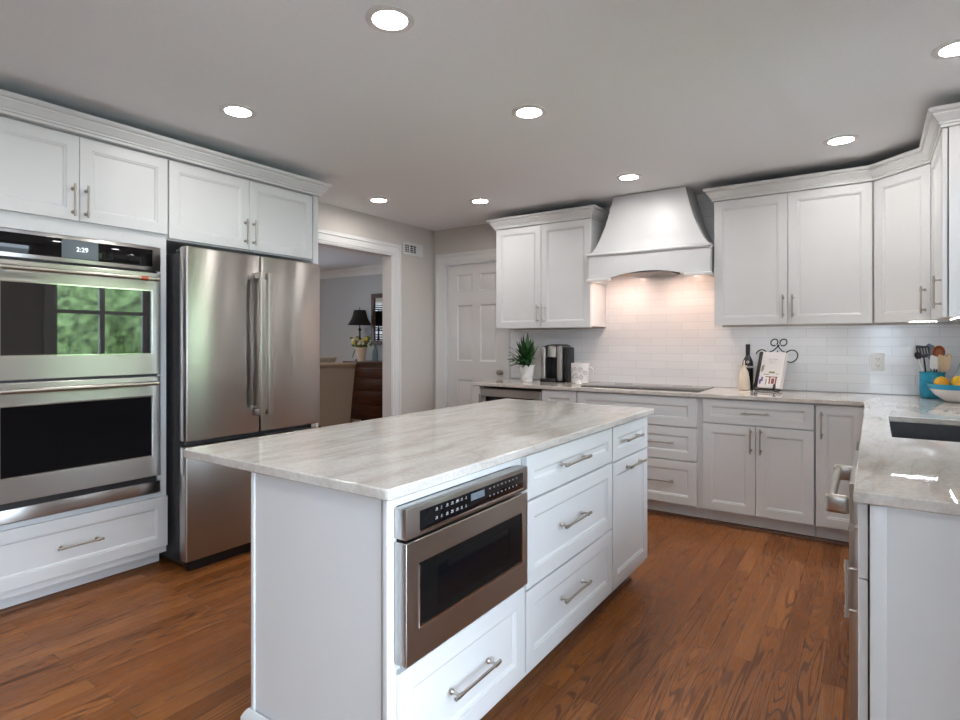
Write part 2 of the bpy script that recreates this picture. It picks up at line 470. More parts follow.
# ------------------------------------------------------------------ room shell
DX0, DY1 = -8.6, 6.55          # dining room beyond the doorway
structure(MB(OAK).box(DX0-0.12, XR+0.12, YF-0.12, DY1+0.12, -0.05, 0).build('floor'))
structure(MB(CEIL).box(DX0-0.12, XR+0.12, YF-0.12, DY1+0.12, H, H+0.05).build('ceiling'))
DO = (2.95, 4.172, 2.134)      # doorway y0, y1, top
ys = [YF-0.12, DO[0], DO[1], DY1]; zs = [0, DO[2], H]
structure(MB(WALLP).slab(ys, zs, lambda i, j: not (i == 1 and j == 0), XL-0.12, XL, lambda u, v, a: (a, u, v)).build('wall_left'))
B0, B1, BT = -3.755, -2.992, 2.10   # back door opening
xs = [XL, B0, B1, XR+0.12]; zs = [0, BT, H]
structure(MB(WALLP).slab(xs, zs, lambda i, j: not (i == 1 and j == 0), YB, YB+0.12, lambda u, v, a: (u, a, v)).build('wall_back'))
W = (2.45, 3.42, 1.07, 2.12)   # window over the sink
Pd = (-0.55, 1.35, 0.02, 2.1)    # unseen glazed patio door, added to bring daylight onto the island side
ys = [YF-0.12, Pd[0], Pd[1], W[0], W[1], YB]; zs = [0, Pd[2], W[2], Pd[3], W[3], H]
structure(MB(WALLP).slab(ys, zs, lambda i, j: not ((i == 3 and j in (2, 3)) or (i == 1 and j in (1, 2))), XR, XR+0.12, lambda u, v, a: (a, u, v)).build('wall_right'))
F3 = (-0.15, 0.45, 0.9, 2.1)  # unseen window in the front wall, added for daylight from behind the camera
structure(MB(WALLP).slab([XL, F3[0], F3[1], XR], [0, F3[2], F3[3], H], lambda i, j: not (i == 1 and j == 1), YF-0.12, YF, lambda u, v, a: (u, a, v)).build('wall_front'))
DW4 = (4.0, 5.4, 0.8, 2.1)     # dining room window
structure(MB(DINWALL).slab([0.0, DW4[0], DW4[1], DY1+0.12], [0, DW4[2], DW4[3], H], lambda i, j: not (i == 1 and j == 1), DX0-0.12, DX0, lambda u, v, a: (a, u, v)).build('wall_dining_left'))
structure(MB(DINWALL).box(DX0, XL, DY1, DY1+0.12, 0, H).build('wall_dining_back'))
structure(MB(DINWALL).box(DX0, XL-0.12, -0.12, 0.0, 0, H).build('wall_dining_front'))

def window(name, axis, a0, a1, z0, z1, w0, w1, inner, mull=1, cross=None, fr=0.05):
    """window frame standing in a wall from w0 to w1 (inside face to outside face)"""
    fn = (lambda u, v, a: (a, u, v)) if axis == 'x' else (lambda u, v, a: (u, a, v))
    mid = (w0 + w1)/2; g = 0.02 if w1 > w0 else -0.02
    us = [a0, a0+fr]
    for k in range(mull):
        c = a0 + (a1-a0)*(k+1)/(mull+1); us += [c-0.025, c+0.025]
    us += [a1-fr, a1]
    vs = [z0, z0+fr] + ([cross-0.02, cross+0.02] if cross else []) + [z1-fr, z1]
    f = MB(TRIMW).slab(us, vs, lambda i, j: i % 2 == 0 or j % 2 == 0, mid-g, mid+g, fn).build(name)
    structure(f)
    p = MB(PANE)
    for i in range(1, len(us)-1, 2):
        for j in range(1, len(vs)-1, 2):
            q = [(us[i], vs[j]), (us[i+1], vs[j]), (us[i+1], vs[j+1]), (us[i], vs[j+1])]
            p.prism(q, mid-0.002, mid+0.002, fn)
    p.build('pane', f)
    # casing on the room side
    prof = [(0, 0), (0, 0.012), (0.02, 0.018), (0.07, 0.018), (0.08, 0.022), (0.09, 0.012), (0.09, 0)]
    sgn = 1 if w1 > w0 else -1
    fc = (lambda a, b, h: (w0 - sgn*h, a, b)) if axis == 'x' else (lambda a, b, h: (a, w0 - sgn*h, b))
    MB(TRIMW).sweep([(a0, z0), (a0, z1), (a1, z1), (a1, z0)][::-1] if inner else [(a0, z0), (a0, z1), (a1, z1), (a1, z0)],
                    [(-o, u) for o, u in prof] if not inner else prof, fc).build('casing', f)
    return f
window('window_1', 'x', W[0], W[1], W[2], W[3], XR, XR+0.12, False, 1, 1.6)
window('added_window_2', 'x', Pd[0], Pd[1], Pd[2], Pd[3], XR, XR+0.12, False, 1, None, 0.08)
window('added_window_3', 'y', F3[0], F3[1], F3[2], F3[3], YF, YF-0.12, False, 0, 1.5)
w4 = window('window_4', 'x', DW4[0], DW4[1], DW4[2], DW4[3], DX0, DX0-0.12, False, 1, 1.45)
bl = MB(TRIMW)
for k in range(26):
    z = 0.86 + k*0.048
    bl.prism([(-0.016, -0.010), (0.016, 0.010), (0.016, 0.012), (-0.016, -0.008)], DW4[0]+0.06, DW4[1]-0.06, lambda u, v, a, z=z: (DX0+0.03+u, a, z+v))
tag(bl.build('window_blind'), 'white horizontal slat blind at the dining room window', 'blind')

# door and doorway trim
CAS = [(0, 0), (0, 0.010), (0.014, 0.010), (0.016, 0.016), (0.040, 0.016), (0.060, 0.020), (0.070, 0.020), (0.073, 0.030), (0.100, 0.030), (0.105, 0.022), (0.105, 0)]
def opening_trim(name, a0, a1, top, fc, jamb, path=None):
    path = path or [(a0, 0), (a0, top), (a1, top), (a1, 0)]
    o = MB(TRIMW).sweep(path, [(-q*0.0 - p, u) for p, u in CAS for q in (0,)], fc).build(name)
    structure(o)
    jamb(o)
    return o
def jl(o):
    j = MB(TRIMW)
    j.box(XL-0.12, XL, DO[0], DO[0]+0.018, 0, DO[2]); j.box(XL-0.12, XL, DO[1]-0.018, DO[1], 0, DO[2]); j.box(XL-0.12, XL, DO[0], DO[1], DO[2]-0.018, DO[2])
    j.build('jamb', o)
t1 = opening_trim('trim_1', DO[0]+0.006, DO[1]-0.006, DO[2]-0.006, lambda a, b, h: (XL + h, a, b), jl)
MB(TRIMW).sweep([(DO[0]+0.006, 0), (DO[0]+0.006, DO[2]-0.006), (DO[1]-0.006, DO[2]-0.006), (DO[1]-0.006, 0)], [(-p, u) for p, u in CAS], lambda a, b, h: (XL-0.12-h, a, b)).build('far_casing', t1)
def jb(o):
    j = MB(TRIMW)
    j.box(B0, B0+0.018, YB, YB+0.12, 0, BT); j.box(B1-0.018, B1, YB, YB+0.12, 0, BT); j.box(B0, B1, YB, YB+0.12, BT-0.018, BT)
    j.build('jamb', o)
t2 = opening_trim('trim_2', B0+0.006, B1-0.012, BT-0.006, lambda a, b, h: (a, YB - h, b), jb, [(B0+0.006, 0), (B0+0.006, BT-0.006), (-2.894, BT-0.006)])
b = MB(TRIMW); b.box(B1-0.006, -2.932, YB-0.016, YB, 0, BT-0.0065); b.box(-2.952, -2.9315, YB-0.024, YB, 0, BT-0.0065)
b.build('side_casing', t2)

def door_six_panel():
    x0, x1, y0 = B0+0.021, B1-0.021, YB+0.045
    w = x1-x0; st = 0.115; mid = 0.095
    pw = (w - 2*st - mid)/2
    us = [0, st, st+pw, st+pw+mid, st+2*pw+mid, w]
    vs = [0.008, 0.22, 0.875, 1.07, 1.655, 1.80, 1.975, BT-0.022]
    d = MB(TRIMW)
    d.slab(us, vs, lambda i, j: i % 2 == 0 or j % 2 == 0, 0, 0.035, lambda u, v, a: (x0+u, y0+a, v))
    for i in (1, 3):
        for j in (1, 3, 5):
            a0, a1, b0, b1 = us[i], us[i+1], vs[j], vs[j+1]
            def rect(ins, dep):
                return [(x0+a0+ins, y0+dep, b0+ins), (x0+a1-ins, y0+dep, b0+ins), (x0+a1-ins, y0+dep, b1-ins), (x0+a0+ins, y0+dep, b1-ins)]
            d.rings([rect(0, 0.0), rect(0.014, 0.010), rect(0.020, 0.010), rect(0.040, 0.003)], cap0=False)
    o = d.build('door_1', sharp=20)
    structure(o)
    k = MB(NICKEL).lathe([(0.026, 0), (0.026, -0.006), (0.010, -0.010), (0.010, -0.030), (0.024, -0.040), (0.028, -0.052), (0.022, -0.064), (0.004, -0.068)], (x1-0.055, y0, 0.965), 24, axis='y')
    k.build('door_knob', o)['label'] = 'round dark nickel door knob'
door_six_panel()

# baseboards
BBP = [(0, 0), (0.014, 0), (0.014, 0.10), (0.008, 0.125), (0, 0.13)]
def baseboard(name, path):
    structure(MB(TRIMW).sweep(path, BBP, lambda a, b, u: (a, b, u)).build(name))
baseboard('baseboard_left', [(XL, DO[1]+0.104), (XL, YB), (B0-0.104, YB)])
baseboard('baseboard_dining', [(DX0, 0.0), (DX0, DY1), (XL-0.12, DY1)])
baseboard('baseboard_front', [(XR, YF), (XL, YF)])
# cornice in the dining room
CRD = [(0, -0.13), (0.012, -0.13), (0.016, -0.105), (0.05, -0.06), (0.075, -0.03), (0.085, -0.02), (0.085, 0), (0, 0)]
structure(MB(TRIMW).sweep([(DX0, 0.0), (DX0, DY1), (XL-0.12, DY1)], CRD, lambda a, b, u: (a, b, H+u)).build('trim_3'))

# garden beyond the glass (seen only as reflections in the oven and stone)
g = MB(PAVING).box(XR+0.3, 30, -20, 25, -0.25, -0.2).build('ground_outside'); structure(g)
hd = MB(HEDGE)
for k in range(40):
    hd.ball((XR+4.6 + rng.uniform(-0.9, 0.9), 3.2 + k*0.14, 0.2 + rng.uniform(0, 1.5)), (rng.uniform(.7, 1.3), rng.uniform(.6, 1.1), rng.uniform(.7, 1.2)), noise=0.10, seg=26, rings=16)
hd = hd.build('garden_hedge'); hd['kind'] = 'stuff'; tag(hd, 'green garden hedge outside the sink window', 'hedge')

# tile backsplash
ty0, ty1 = YB-0.010, YB-0.0005
xs = [-2.928, -1.943, -0.975, XR-0.0115]; zs = [0.916, 1.388, H-0.002]
bs = MB(TILE).slab(xs, zs, lambda i, j: j == 0 or i == 1, ty1, ty0, lambda u, v, a: (u, a, v))
bs.slab([1.67, 2.35, 3.525, YB-0.012], [0.916, 1.02, 1.388], lambda i, j: j == 0 or i == 2, XR-0.0005, XR-0.010, lambda u, v, a: (a, u, v))
tag(bs.build('tile_backsplash'), 'glossy white subway tile backsplash behind the counters and range hood', 'backsplash')

# ------------------------------------------------------------------ cabinet kit (local frame: front faces -y, width along x)
def door_me(w, h, fr=0.056, t=0.020):
    b = MB(WHITE)
    def rc(i, y): return [(i, y, i), (w-i, y, i), (w-i, y, h-i), (i, y, h-i)]
    e = 0.0018
    b.rings([rc(0, t), rc(0, e), rc(e*0.4, e*0.4), rc(e, 0), rc(fr, 0), rc(fr+0.001, 0.0035), rc(fr+0.007, 0.0045), rc(fr+0.014, 0.0095)])
    return b.mesh('cabinet_front', sharp=15)
_pulls = {}
def pull_me(L, vertical):
    key = (L, vertical)
    if key in _pulls: return _pulls[key]
    b = MB(NICKEL); f = (lambda a, y, q: (q, y, a)) if vertical else (lambda a, y, q: (a, y, q))
    h = L/2
    b.tube([f(-h, -0.030, 0), f(h, -0.030, 0)], 0.0050, 12)
    for s in (-1, 1):
        p = s*(h - 0.022)
        b.tube([f(p-0.010, -0.030, 0), f(p+0.010, -0.030, 0)], 0.0068, 12)
        b.tube([f(s*(h-0.004), -0.030, 0), f(s*h, -0.030, 0)], 0.0064, 12)
        b.tube([f(p, -0.0295, 0), f(p, -0.006, 0), f(p, -0.003, 0), f(p, -0.0002, 0)], [0.0045, 0.0045, 0.008, 0.0095], 12)
    _pulls[key] = b.mesh('bar_pull'); return _pulls[key]
def front(root, name, x, z, w, h, fr=0.056, y=0.0):
    return put(door_me(w, h, fr), name, root, (x, y, z))
def handle(fr, cx, cz, L, vertical=False):
    return put(pull_me(L, vertical), 'handle', fr, (cx, 0, cz))

RZL, RZR = R(90), R(-90)
CROWN = [(-0.034, 0), (0.007, 0), (0.007, 0.013), (0.015, 0.015), (0.015, 0.025), (0.020, 0.027), (0.034, 0.050), (0.040, 0.058), (0.040, 0.066), (0.052, 0.068), (0.058, 0.076), (0.058, 0.089), (-0.034, 0.089)]
def crown(label, path, name='crown_molding'):
    o = MB(WHITE).sweep(path, CROWN, lambda a, b, u: (a, b, 2.313+u)).build(name, sharp=25)
    o['kind'] = 'thing'
    return tag(o, label, 'crown molding')

# ---- oven tower (front x = -3.28, y 0.803 .. 1.679)
XO = -3.28
t = thing('oven_cabinet', 'tall white oven cabinet with two doors above and wide drawer below', 'cabinet', (XO, 0.803, 0), RZL)
w = 0.876; D = XO - XL - 0.002
b = MB(WHITE)
b.box(0, 0.050, 0.021, D, 0.09, 2.312); b.box(w-0.050, w, 0.021, D, 0.09, 2.312)
b.box(0.050, w-0.050, 0.021, D, 1.803, 2.312); b.box(0.050, w-0.050, 0.021, D, 0.09, 0.432); b.box(0.050, w-0.050, D-0.015, D, 0.432, 1.803)
b.build('body', t)
dw = w/2 - 0.003
dl = front(t, 'door', 0.002, 1.880, dw, 0.422); handle(dl, dw-0.028, 0.097, 0.16, True)
dr = front(t, 'door', w/2+0.001, 1.880, dw, 0.422); handle(dr, 0.028, 0.097, 0.16, True)
q = front(t, 'drawer', 0.002, 0.128, w-0.004, 0.280); handle(q, (w-0.004)/2, 0.140, 0.20)
MB(WHITE).box(0, w, 0.100, 0.125, 0, 0.09).build('toe_kick', t)
MB(SHOE).prism([(0, 0), (0.016, 0), (0.012, 0.012), (0, 0.018)], 0, w, lambda u, v, a: (a, 0.0995-u, v)).build('shoe_molding', t)

# ---- double oven (front x = -3.25)
t = thing('double_oven', 'stainless steel double wall oven built into the tall cabinet', 'oven', (-3.25, 0.856, 0.442), RZL)
w = 0.768
z = lambda v: v - 0.442
b = MB(DARKGREY).box(0.012, w-0.012, 0.031, 0.55, 0.004, 1.346); b.build('body', t)
def frame_door(name, z0, z1, gx0, gx1, gz0, gz1, parent, gm):
    o = MB(STEEL).slab([0, gx0, gx1, w], [z0, gz0, gz1, z1], lambda i, j: not (i == 1 and j == 1), 0, 0.028, lambda u, v, a: (u, a, v)).build(name, parent, bevel=0.003)
    gl = MB(gm).box(gx0, gx1, 0.004, 0.02, gz0, gz1).build('glass', o)
    # bright rim around the glass
    MB(CHROME).slab([gx0, gx0+0.005, gx1-0.005, gx1], [gz0, gz0+0.005, gz1-0.005, gz1], lambda i, j: not (i == 1 and j == 1), -0.0005, 0.006, lambda u, v, a: (u, a, v)).build('glass_trim', o)
    return o
cp = MB(STEEL).box(0, w, 0, 0.028, z(1.664), z(1.793), bev=0.003).build('control_panel', t)
MB(BLACKGLASS).box(0.045, w-0.045, -0.003, 0.004, z(1.684), z(1.777), bev=0.0015).build('control_glass', cp)
MB(GREYPL).box(0.296, 0.456, -0.0042, 0.0, z(1.686), z(1.775)).build('display', cp)
tm = text_mesh('2:29', 0.031, INK); o = put(tm, 'time_digits', cp, (0.384, -0.0046, z(1.731)), (R(90), 0, 0))
def oven_handle(parent, zc, red):
    b = MB(NICKEL)
    b.tube([(0.040, -0.062, zc), (w-0.040, -0.062, zc)], 0.0115, 16)
    hd = b.build('handle', parent)
    for x in (0.075, w-0.075):
        MB(STEEL).tube([(x, -0.060, zc), (x, 0.0, zc)], 0.009, 12).build('handle_post', hd)
    if red:
        MB(COPPER).tube([(w-0.135, -0.062, zc), (w-0.100, -0.062, zc)], 0.0122, 16).build('handle_band', hd)['label'] = 'red copper band'
ud = frame_door('door', z(1.098), z(1.652), 0.055, w-0.045, z(1.208), z(1.556), t, OVENGLASS); oven_handle(ud, z(1.612), True)
ld = frame_door('door', z(0.538), z(1.086), 0.055, w-0.045, z(0.650), z(0.981), t, DARKPANE); oven_handle(ld, z(1.052), False)
MB(BLACK).box(0.02, w-0.02, 0.012, 0.03, z(0.500), z(0.537)).build('vent_slot', t)
MB(STEEL).box(0, w, 0.002, 0.028, z(0.446), z(0.508), bev=0.003).build('lower_trim', t)

# ---- cabinet over the fridge with its side panel (y 1.681 .. 2.742)
t = thing('fridge_cabinet', 'white two-door cabinet above the refrigerator with tall side panel', 'cabinet', (XO, 1.681, 0), RZL)
w = 1.061
b = MB(WHITE); b.box(0, w-0.045, 0.021, D, 1.852, 2.312); b.build('body', t)
MB(WHITE).box(w-0.045, w, 0.0, D, 0.0, 2.312).build('side_panel', t)
d1 = 0.504
dl = front(t, 'door', 0.004, 1.860, d1, 0.443); handle(dl, d1-0.028, 0.110, 0.16, True)
dr = front(t, 'door', 0.511, 1.860, d1-0.006, 0.443); handle(dr, 0.028, 0.110, 0.16, True)

crown('long white crown molding above the oven and refrigerator cabinets', [(-3.89, 0.801), (-3.262, 0.801), (-3.262, 2.744), (-3.89, 2.744)])

# ---- refrigerator (front x = -3.07)
t = thing('refrigerator', 'stainless steel French door refrigerator with bottom freezer drawer', 'refrigerator', (-3.07, 1.667, 0), RZL)
w = 0.918
MB(DARKGREY).box(0.038, w-0.015, 0.085, 0.775, 0.030, 1.775, bev=0.004).build('case', t)
MB(BLACK).box(0.05, w-0.03, 0.06, 0.09, 0.0, 0.075).build('toe_grille', t)
for x0, x1, hx in ((0, 0.455, 0.432), (0.463, w, 0.486)):
    d = MB(STEELV).box(x0, x1, 0, 0.072, 0.728, 1.797, bev=0.010, seg=3).build('door', t)
    b = MB(STEEL).box(hx-0.017, hx+0.017, -0.066, -0.050, 0.835, 1.69, bev=0.003)
    h = b.build('handle', d)
    for zz in (0.835, 1.655):
        MB(NICKEL).box(hx-0.017, hx+0.017, -0.0495, 0.001, zz, zz+0.035, bev=0.002).build('handle_mount', h)
d = MB(STEELV).box(0, w, 0, 0.072, 0.072, 0.700, bev=0.010, seg=3).build('freezer_drawer', t)
h = MB(STEEL).box(0.09, w-0.09, -0.060, -0.044, 0.640, 0.668, bev=0.003).build('handle', d)
for x in (0.09, w-0.12):
    MB(NICKEL).box(x, x+0.03, -0.0435, 0.001, 0.640, 0.668, bev=0.002).build('handle_mount', h)
MB(DARKGREY).box(0.03, 0.11, 0.03, 0.16, 1.7755, 1.792, bev=0.003).build('hinge_cover', t)
MB(DARKGREY).box(w-0.10, w-0.02, 0.03, 0.16, 1.7755, 1.792, bev=0.003).build('hinge_cover', t)
MB(CHROME).box(w-0.06, w-0.02, 0.02, 0.06, 0.703, 0.724).build('hinge', t)

# ---- overhead cabinets on the back wall (front y = 4.49)
YU = 4.49; UZ0, UH = 1.395, 0.915; UD = YB - YU - 0.002
def led(root, p0, p1):
    """tape of small LEDs under a cabinet from p0 to p1 (local x, y)"""
    zt = UZ0+0.0083
    a, b_ = Vector(p0), Vector(p1); d = (b_-a); L = d.length; d.normalize(); n = Vector((-d.y, d.x))
    b = MB(TRIMW)
    b.prism([tuple(a+n*0.006), tuple(b_+n*0.006), tuple(b_-n*0.006), tuple(a-n*0.006)], zt-0.003, zt, lambda u, v, w: (u, v, w))
    st = b.build('led_tape', root)
    b = MB(LEDLIGHT)
    for k in range(int(L/0.018)):
        c = a + d*(0.009+k*0.018)
        b.prism([tuple(c+n*0.002-d*0.003), tuple(c+n*0.002+d*0.003), tuple(c-n*0.002+d*0.003), tuple(c-n*0.002-d*0.003)], zt-0.0042, zt-0.0032, lambda u, v, w: (u, v, w))
    b.build('led_dots', st)
def overhead(label, x0, x1, ndoors, pulls, loc=None, rz=0, depth=UD, name='overhead_cabinet', near_panel=False):
    t = thing(name, label, 'cabinet', loc or (x0, YU, 0), rz)
    w = x1-x0
    MB(WHITE).box(0, w, 0.0215, depth, UZ0+0.010, UZ0+UH+0.002).build('body', t)
    MB(MAPLE).box(0.012, w-0.012, 0.030, depth-0.01, UZ0+0.0085, UZ0+0.0098).build('underside', t)
    if x0 > -1.5: led(t, (0.04, 0.06), (w-0.22, 0.06))
    MB(WHITE).box(0.001, w-0.001, 0.0215, 0.034, UZ0, UZ0+0.0097).build('light_rail', t)
    dw = w/ndoors
    for k in range(ndoors):
        d = front(t, 'door', k*dw+0.002, UZ0, dw-0.004, UH-0.002)
        handle(d, 0.028 if pulls[k] == 'L' else dw-0.032, 0.125, 0.16, True)
    return t
overhead('white two-door overhead cabinet above the coffee maker, left of the range hood', -2.889, -1.946, 2, 'RL')
overhead('white two-door overhead cabinet right of the range hood', -0.970, 0.003, 2, 'RL')
# diagonal corner cabinet
ax, ay, bx, by = 0.007, 4.488, 0.282, 4.213
L = math.hypot(bx-ax, by-ay)
t = thing('corner_cabinet', 'white diagonal corner overhead cabinet with one angled door', 'cabinet', (ax, ay, 0), R(-45))
c, s_ = math.cos(R(45)), math.sin(R(45))
def tol(x, y):   # world -> local of the diagonal cabinet
    dx, dy = x-ax, y-ay
    return (dx*c - dy*s_, dx*s_ + dy*c)
poly = [(0.0, 0.0215), (L, 0.0215), tol(0.300, 4.213), tol(XR-0.002, 4.213), tol(XR-0.002, YB-0.002), tol(0.007, YB-0.002), tol(0.007, 4.51)]
MB(WHITE).prism(poly, UZ0+0.010, UZ0+UH+0.002, lambda u, v, a: (u, v, a)).build('body', t)
led(t, tol(0.10, 4.50), tol(0.34, 4.50))
d = front(t, 'door', 0.006, UZ0, L-0.012, UH-0.002); handle(d, L-0.044, 0.125, 0.16, True)
# overhead cabinet on the right wall
t = thing('overhead_cabinet', 'white overhead cabinet on the right wall, end panel towards the camera', 'cabinet', (0.280, 4.208, 0), RZR)
w = 4.208-3.562; dp = XR-0.280-0.002
MB(WHITE).box(0, w, 0.025, dp, UZ0+0.010, UZ0+UH+0.002).build('body', t)
MB(MAPLE).box(0.012, w-0.012, 0.03, dp-0.01, UZ0+0.0085, UZ0+0.0098).build('underside', t)
led(t, (0.03, 0.085), (w-0.05, 0.085))
d = front(t, 'door', 0.022, UZ0, w-0.024, UH-0.002); handle(d, w-0.060, 0.125, 0.16, True)
e = MB(WHITE).slab([0.025, 0.07, dp-0.04, dp], [UZ0-0.001, UZ0+0.05, UZ0+UH-0.05, UZ0+UH], lambda i, j: not (i == 1 and j == 1), w+0.0005, w+0.006, lambda u, v, a: (a, u, v)).build('end_panel_frame', t)

crown('white crown molding above the overhead cabinet left of the range hood', [(-2.900, YB-0.002), (-2.900, 4.487), (-1.943, 4.487), (-1.943, YB-0.013)])
crown('white crown molding stepping around the corner above the right-hand overhead cabinets', [(-0.976, YB-0.013), (-0.976, 4.487), (0.006, 4.487), (0.282, 4.211), (0.282, 3.558), (XR-0.013, 3.558)])

# ---- range hood
HX0, HX1, HC = -1.941, -0.985, -1.463
t = thing('range_hood', 'white curved range hood with arched lower edge above the cooktop', 'range hood', (HC, YB, 1.770))
def hx(v): return v - HC
hy0 = 4.432 - YB
def hz(v): return v - 1.770
# flared upper body
rings = []
prof = [(0, 0), (0.10, 0.055), (0.19, 0.117), (0.36, 0.225), (0.53, 0.356), (0.70, 0.53), (0.80, 0.64), (0.87, 0.735), (0.94, 0.87), (1, 1)]
for zf, xf in prof:
    zz = 2.458 - zf*(2.458-1.995)
    hw0 = 0.287; hw = hw0 + (0.474-hw0)*xf
    yf = (4.495 + (4.447-4.495)*xf) - YB
    rings.append([(-hw, yf, hz(zz)), (hw, yf, hz(zz)), (hw, -0.012, hz(zz)), (-hw, -0.012, hz(zz))])
b = MB(WHITE)
Vs = [[b.bm.verts.new(p) for p in r] for r in rings]
for A, B in zip(Vs, Vs[1:]):
    for k in range(4): b.face([A[k], A[(k+1) % 4], B[(k+1) % 4], B[k]], None, True)
b.face(Vs[0][::-1]); b.face(Vs[-1])
b.build('hood_body', t, sharp=30)
# apron with arch
ap = MB(WHITE)
hw = 0.478; arch = []
n = 24
pts = [(-hw, hz(1.985)), (-hw, 0.0), (-0.297, 0.0), (-0.290, 0.020)]
for k in range(n+1):
    u = -0.290 + 0.580*k/n
    pts.append((u, 0.022 + 0.040*(1-(u/0.290)**2)))
pts += [(0.290, 0.020), (0.297, 0.0), (hw, 0.0), (hw, hz(1.985))]
# front plate as strips between arch and top (keeps faces clean)
top = hz(1.985)
lower = pts[1:-1]
F = [ap.bm.verts.new((u, hy0, v)) for u, v in lower]; Ft = [ap.bm.verts.new((u, hy0, top)) for u, v in lower]
Bk = [ap.bm.verts.new((u, hy0+0.02, v)) for u, v in lower]; Bt = [ap.bm.verts.new((u, hy0+0.02, top)) for u, v in lower]
for i in range(len(lower)-1):
    ap.face([F[i], F[i+1], Ft[i+1], Ft[i]]); ap.face([Bk[i+1], Bk[i], Bt[i], Bt[i+1]])
    ap.face([F[i], Bk[i], Bk[i+1], F[i+1]]); ap.face([Ft[i], Ft[i+1], Bt[i+1], Bt[i]])
ap.face([F[0], Ft[0], Bt[0], Bk[0]]); ap.face([F[-1], Bk[-1], Bt[-1], Ft[-1]])
ap.box(-hw, -hw+0.018, hy0+0.02, -0.012, 0.0, top); ap.box(hw-0.018, hw, hy0+0.02, -0.012, 0.0, top)
ap.build('apron', t, fix=True)
# ledge moldings
LG = [(0, 0), (0.006, 0), (0.010, 0.008), (0.016, 0.010), (0.016, 0.020), (0.004, 0.028), (0, 0.028)]
MB(WHITE).sweep([(-hw, -0.34), (-hw, hy0), (hw, hy0), (hw, -0.34)], [(o, u) for o, u in LG], lambda a, b, u: (a, b, hz(1.972)+u)).build('ledge_molding', t)
BM_ = [(0, 0), (0.016, 0), (0.016, 0.014), (0.006, 0.022), (0, 0.022)]
MB(WHITE).sweep([(-hw, -0.34), (-hw, hy0), (-0.297, hy0)], BM_, lambda a, b, u: (a, b, u)).build('base_molding', t)
MB(WHITE).sweep([(0.297, hy0), (hw, hy0), (hw, -0.34)], BM_, lambda a, b, u: (a, b, u)).build('base_molding', t)
b = MB(MAPLE); b.box(-hw+0.018, hw-0.018, hy0+0.021, -0.012, 0.070, 0.078); b.build('liner', t)
b = MB(DARKGREY)
b.box(-0.17, 0.17, hy0+0.03, -0.04, 0.056, 0.0695)
for k in range(15):
    b.box(-0.165+k*0.022, -0.154+k*0.022, hy0+0.035, -0.045, 0.048, 0.056, STEEL)
b.build('filter', t)
for x in (-0.24, 0.24):
    l = MB(CHROME).lathe([(0.040, 0), (0.040, -0.004), (0.030, -0.006)], (x, -0.27, 0.0698), 24).build('lamp_ring', t)
    MB(HOODLIGHT).lathe([(0.028, -0.0065), (0.001, -0.0075)], (x, -0.27, 0.0698), 24).build('lamp_lens', l)

# ------------------------------------------------------------------ base cabinets on the back wall (front y = 4.19)
YC = 4.19; CD = YB - YC - 0.002; BZ0, BZ1 = 0.112, 0.878
def base_cab(label, x0, x1, name='base_cabinet'):
    t = thing(name, label, 'cabinet', (x0, YC, 0)); w = x1-x0
    MB(WHITE).box(0, w, 0.0215, CD, 0.10, 0.883).build('body', t)
    MB(WHITE).box(0, w, 0.085, 0.105, 0.0, 0.0995).build('toe_kick', t)
    MB(SHOE).prism([(0, 0), (0.016, 0), (0.012, 0.012), (0, 0.018)], 0, w, lambda u, v, a: (a, 0.0845-u, v)).build('shoe_molding', t)
    return t, w
# end panel at the left of the beverage cooler
t = thing('cabinet_end_panel', 'narrow white end panel left of the undercounter beverage cooler', 'panel', (-2.905, YC, 0))
MB(WHITE).box(0, 0.038, 0, CD, 0, 0.883).build('panel_board', t)
# beverage cooler
t = thing('beverage_cooler', 'stainless steel undercounter beverage cooler below the coffee maker', 'cooler', (-2.862, YC, 0))
w = 0.606
MB(DARKGREY).box(0.004, w-0.004, 0.05, CD, 0.03, 0.866).build('case', t)
d = MB(STEEL).slab([0, 0.055, w-0.055, w], [0.10, 0.17, 0.795, 0.862], lambda i, j: not (i == 1 and j == 1), 0.0, 0.045, lambda u, v, a: (u, a, v)).build('door', t, bevel=0.003)
MB(BLACKGLASS).box(0.055, w-0.055, 0.006, 0.03, 0.17, 0.795).build('glass', d)
h = MB(NICKEL).tube([(0.035, -0.055, 0.22), (0.035, -0.055, 0.82)], 0.013, 14).build('handle', d)
for zz in (0.25, 0.80):
    MB(STEEL).box(0.023, 0.047, -0.052, 0.001, zz-0.012, zz+0.012, bev=0.002).build('handle_mount', h)
MB(BLACK).box(0.01, w-0.01, 0.06, 0.08, 0.0, 0.095).build('toe_grille', t)
# narrow cabinet
t, w = base_cab('narrow white base cabinet between the beverage cooler and cooktop drawers', -2.252, -1.937)
d = front(t, 'door', 0.003, BZ0, w-0.006, BZ1-BZ0); handle(d, (w-0.006)/2, 0.575, 0.16)
# drawers under the cooktop
t, w = base_cab('white base cabinet of three wide drawer fronts under the cooktop', -1.933, -0.9815)
for z0, z1, hp in ((0.668, BZ1, False), (0.428, 0.660, True), (BZ0, 0.420, True)):
    d = front(t, 'drawer', 0.003, z0, 0.910, z1-z0)
    if hp:
        for cx in (0.66, 0.25): handle(d, cx, (z1-z0)/2 + 0.005, 0.20)
# drawer over two doors
t, w = base_cab('white base cabinet with one drawer over two doors below the cookbook', -0.980, -0.302)
d = front(t, 'drawer', 0.003, 0.714, w-0.006, BZ1-0.714, 0.046); handle(d, (w-0.006)/2, 0.082, 0.175)
dw = w/2 - 0.005
d = front(t, 'door', 0.003, BZ0, dw, 0.595); handle(d, dw-0.028, 0.500, 0.17, True)
d = front(t, 'door', w/2+0.002, BZ0, dw, 0.595); handle(d, 0.028, 0.500, 0.17, True)
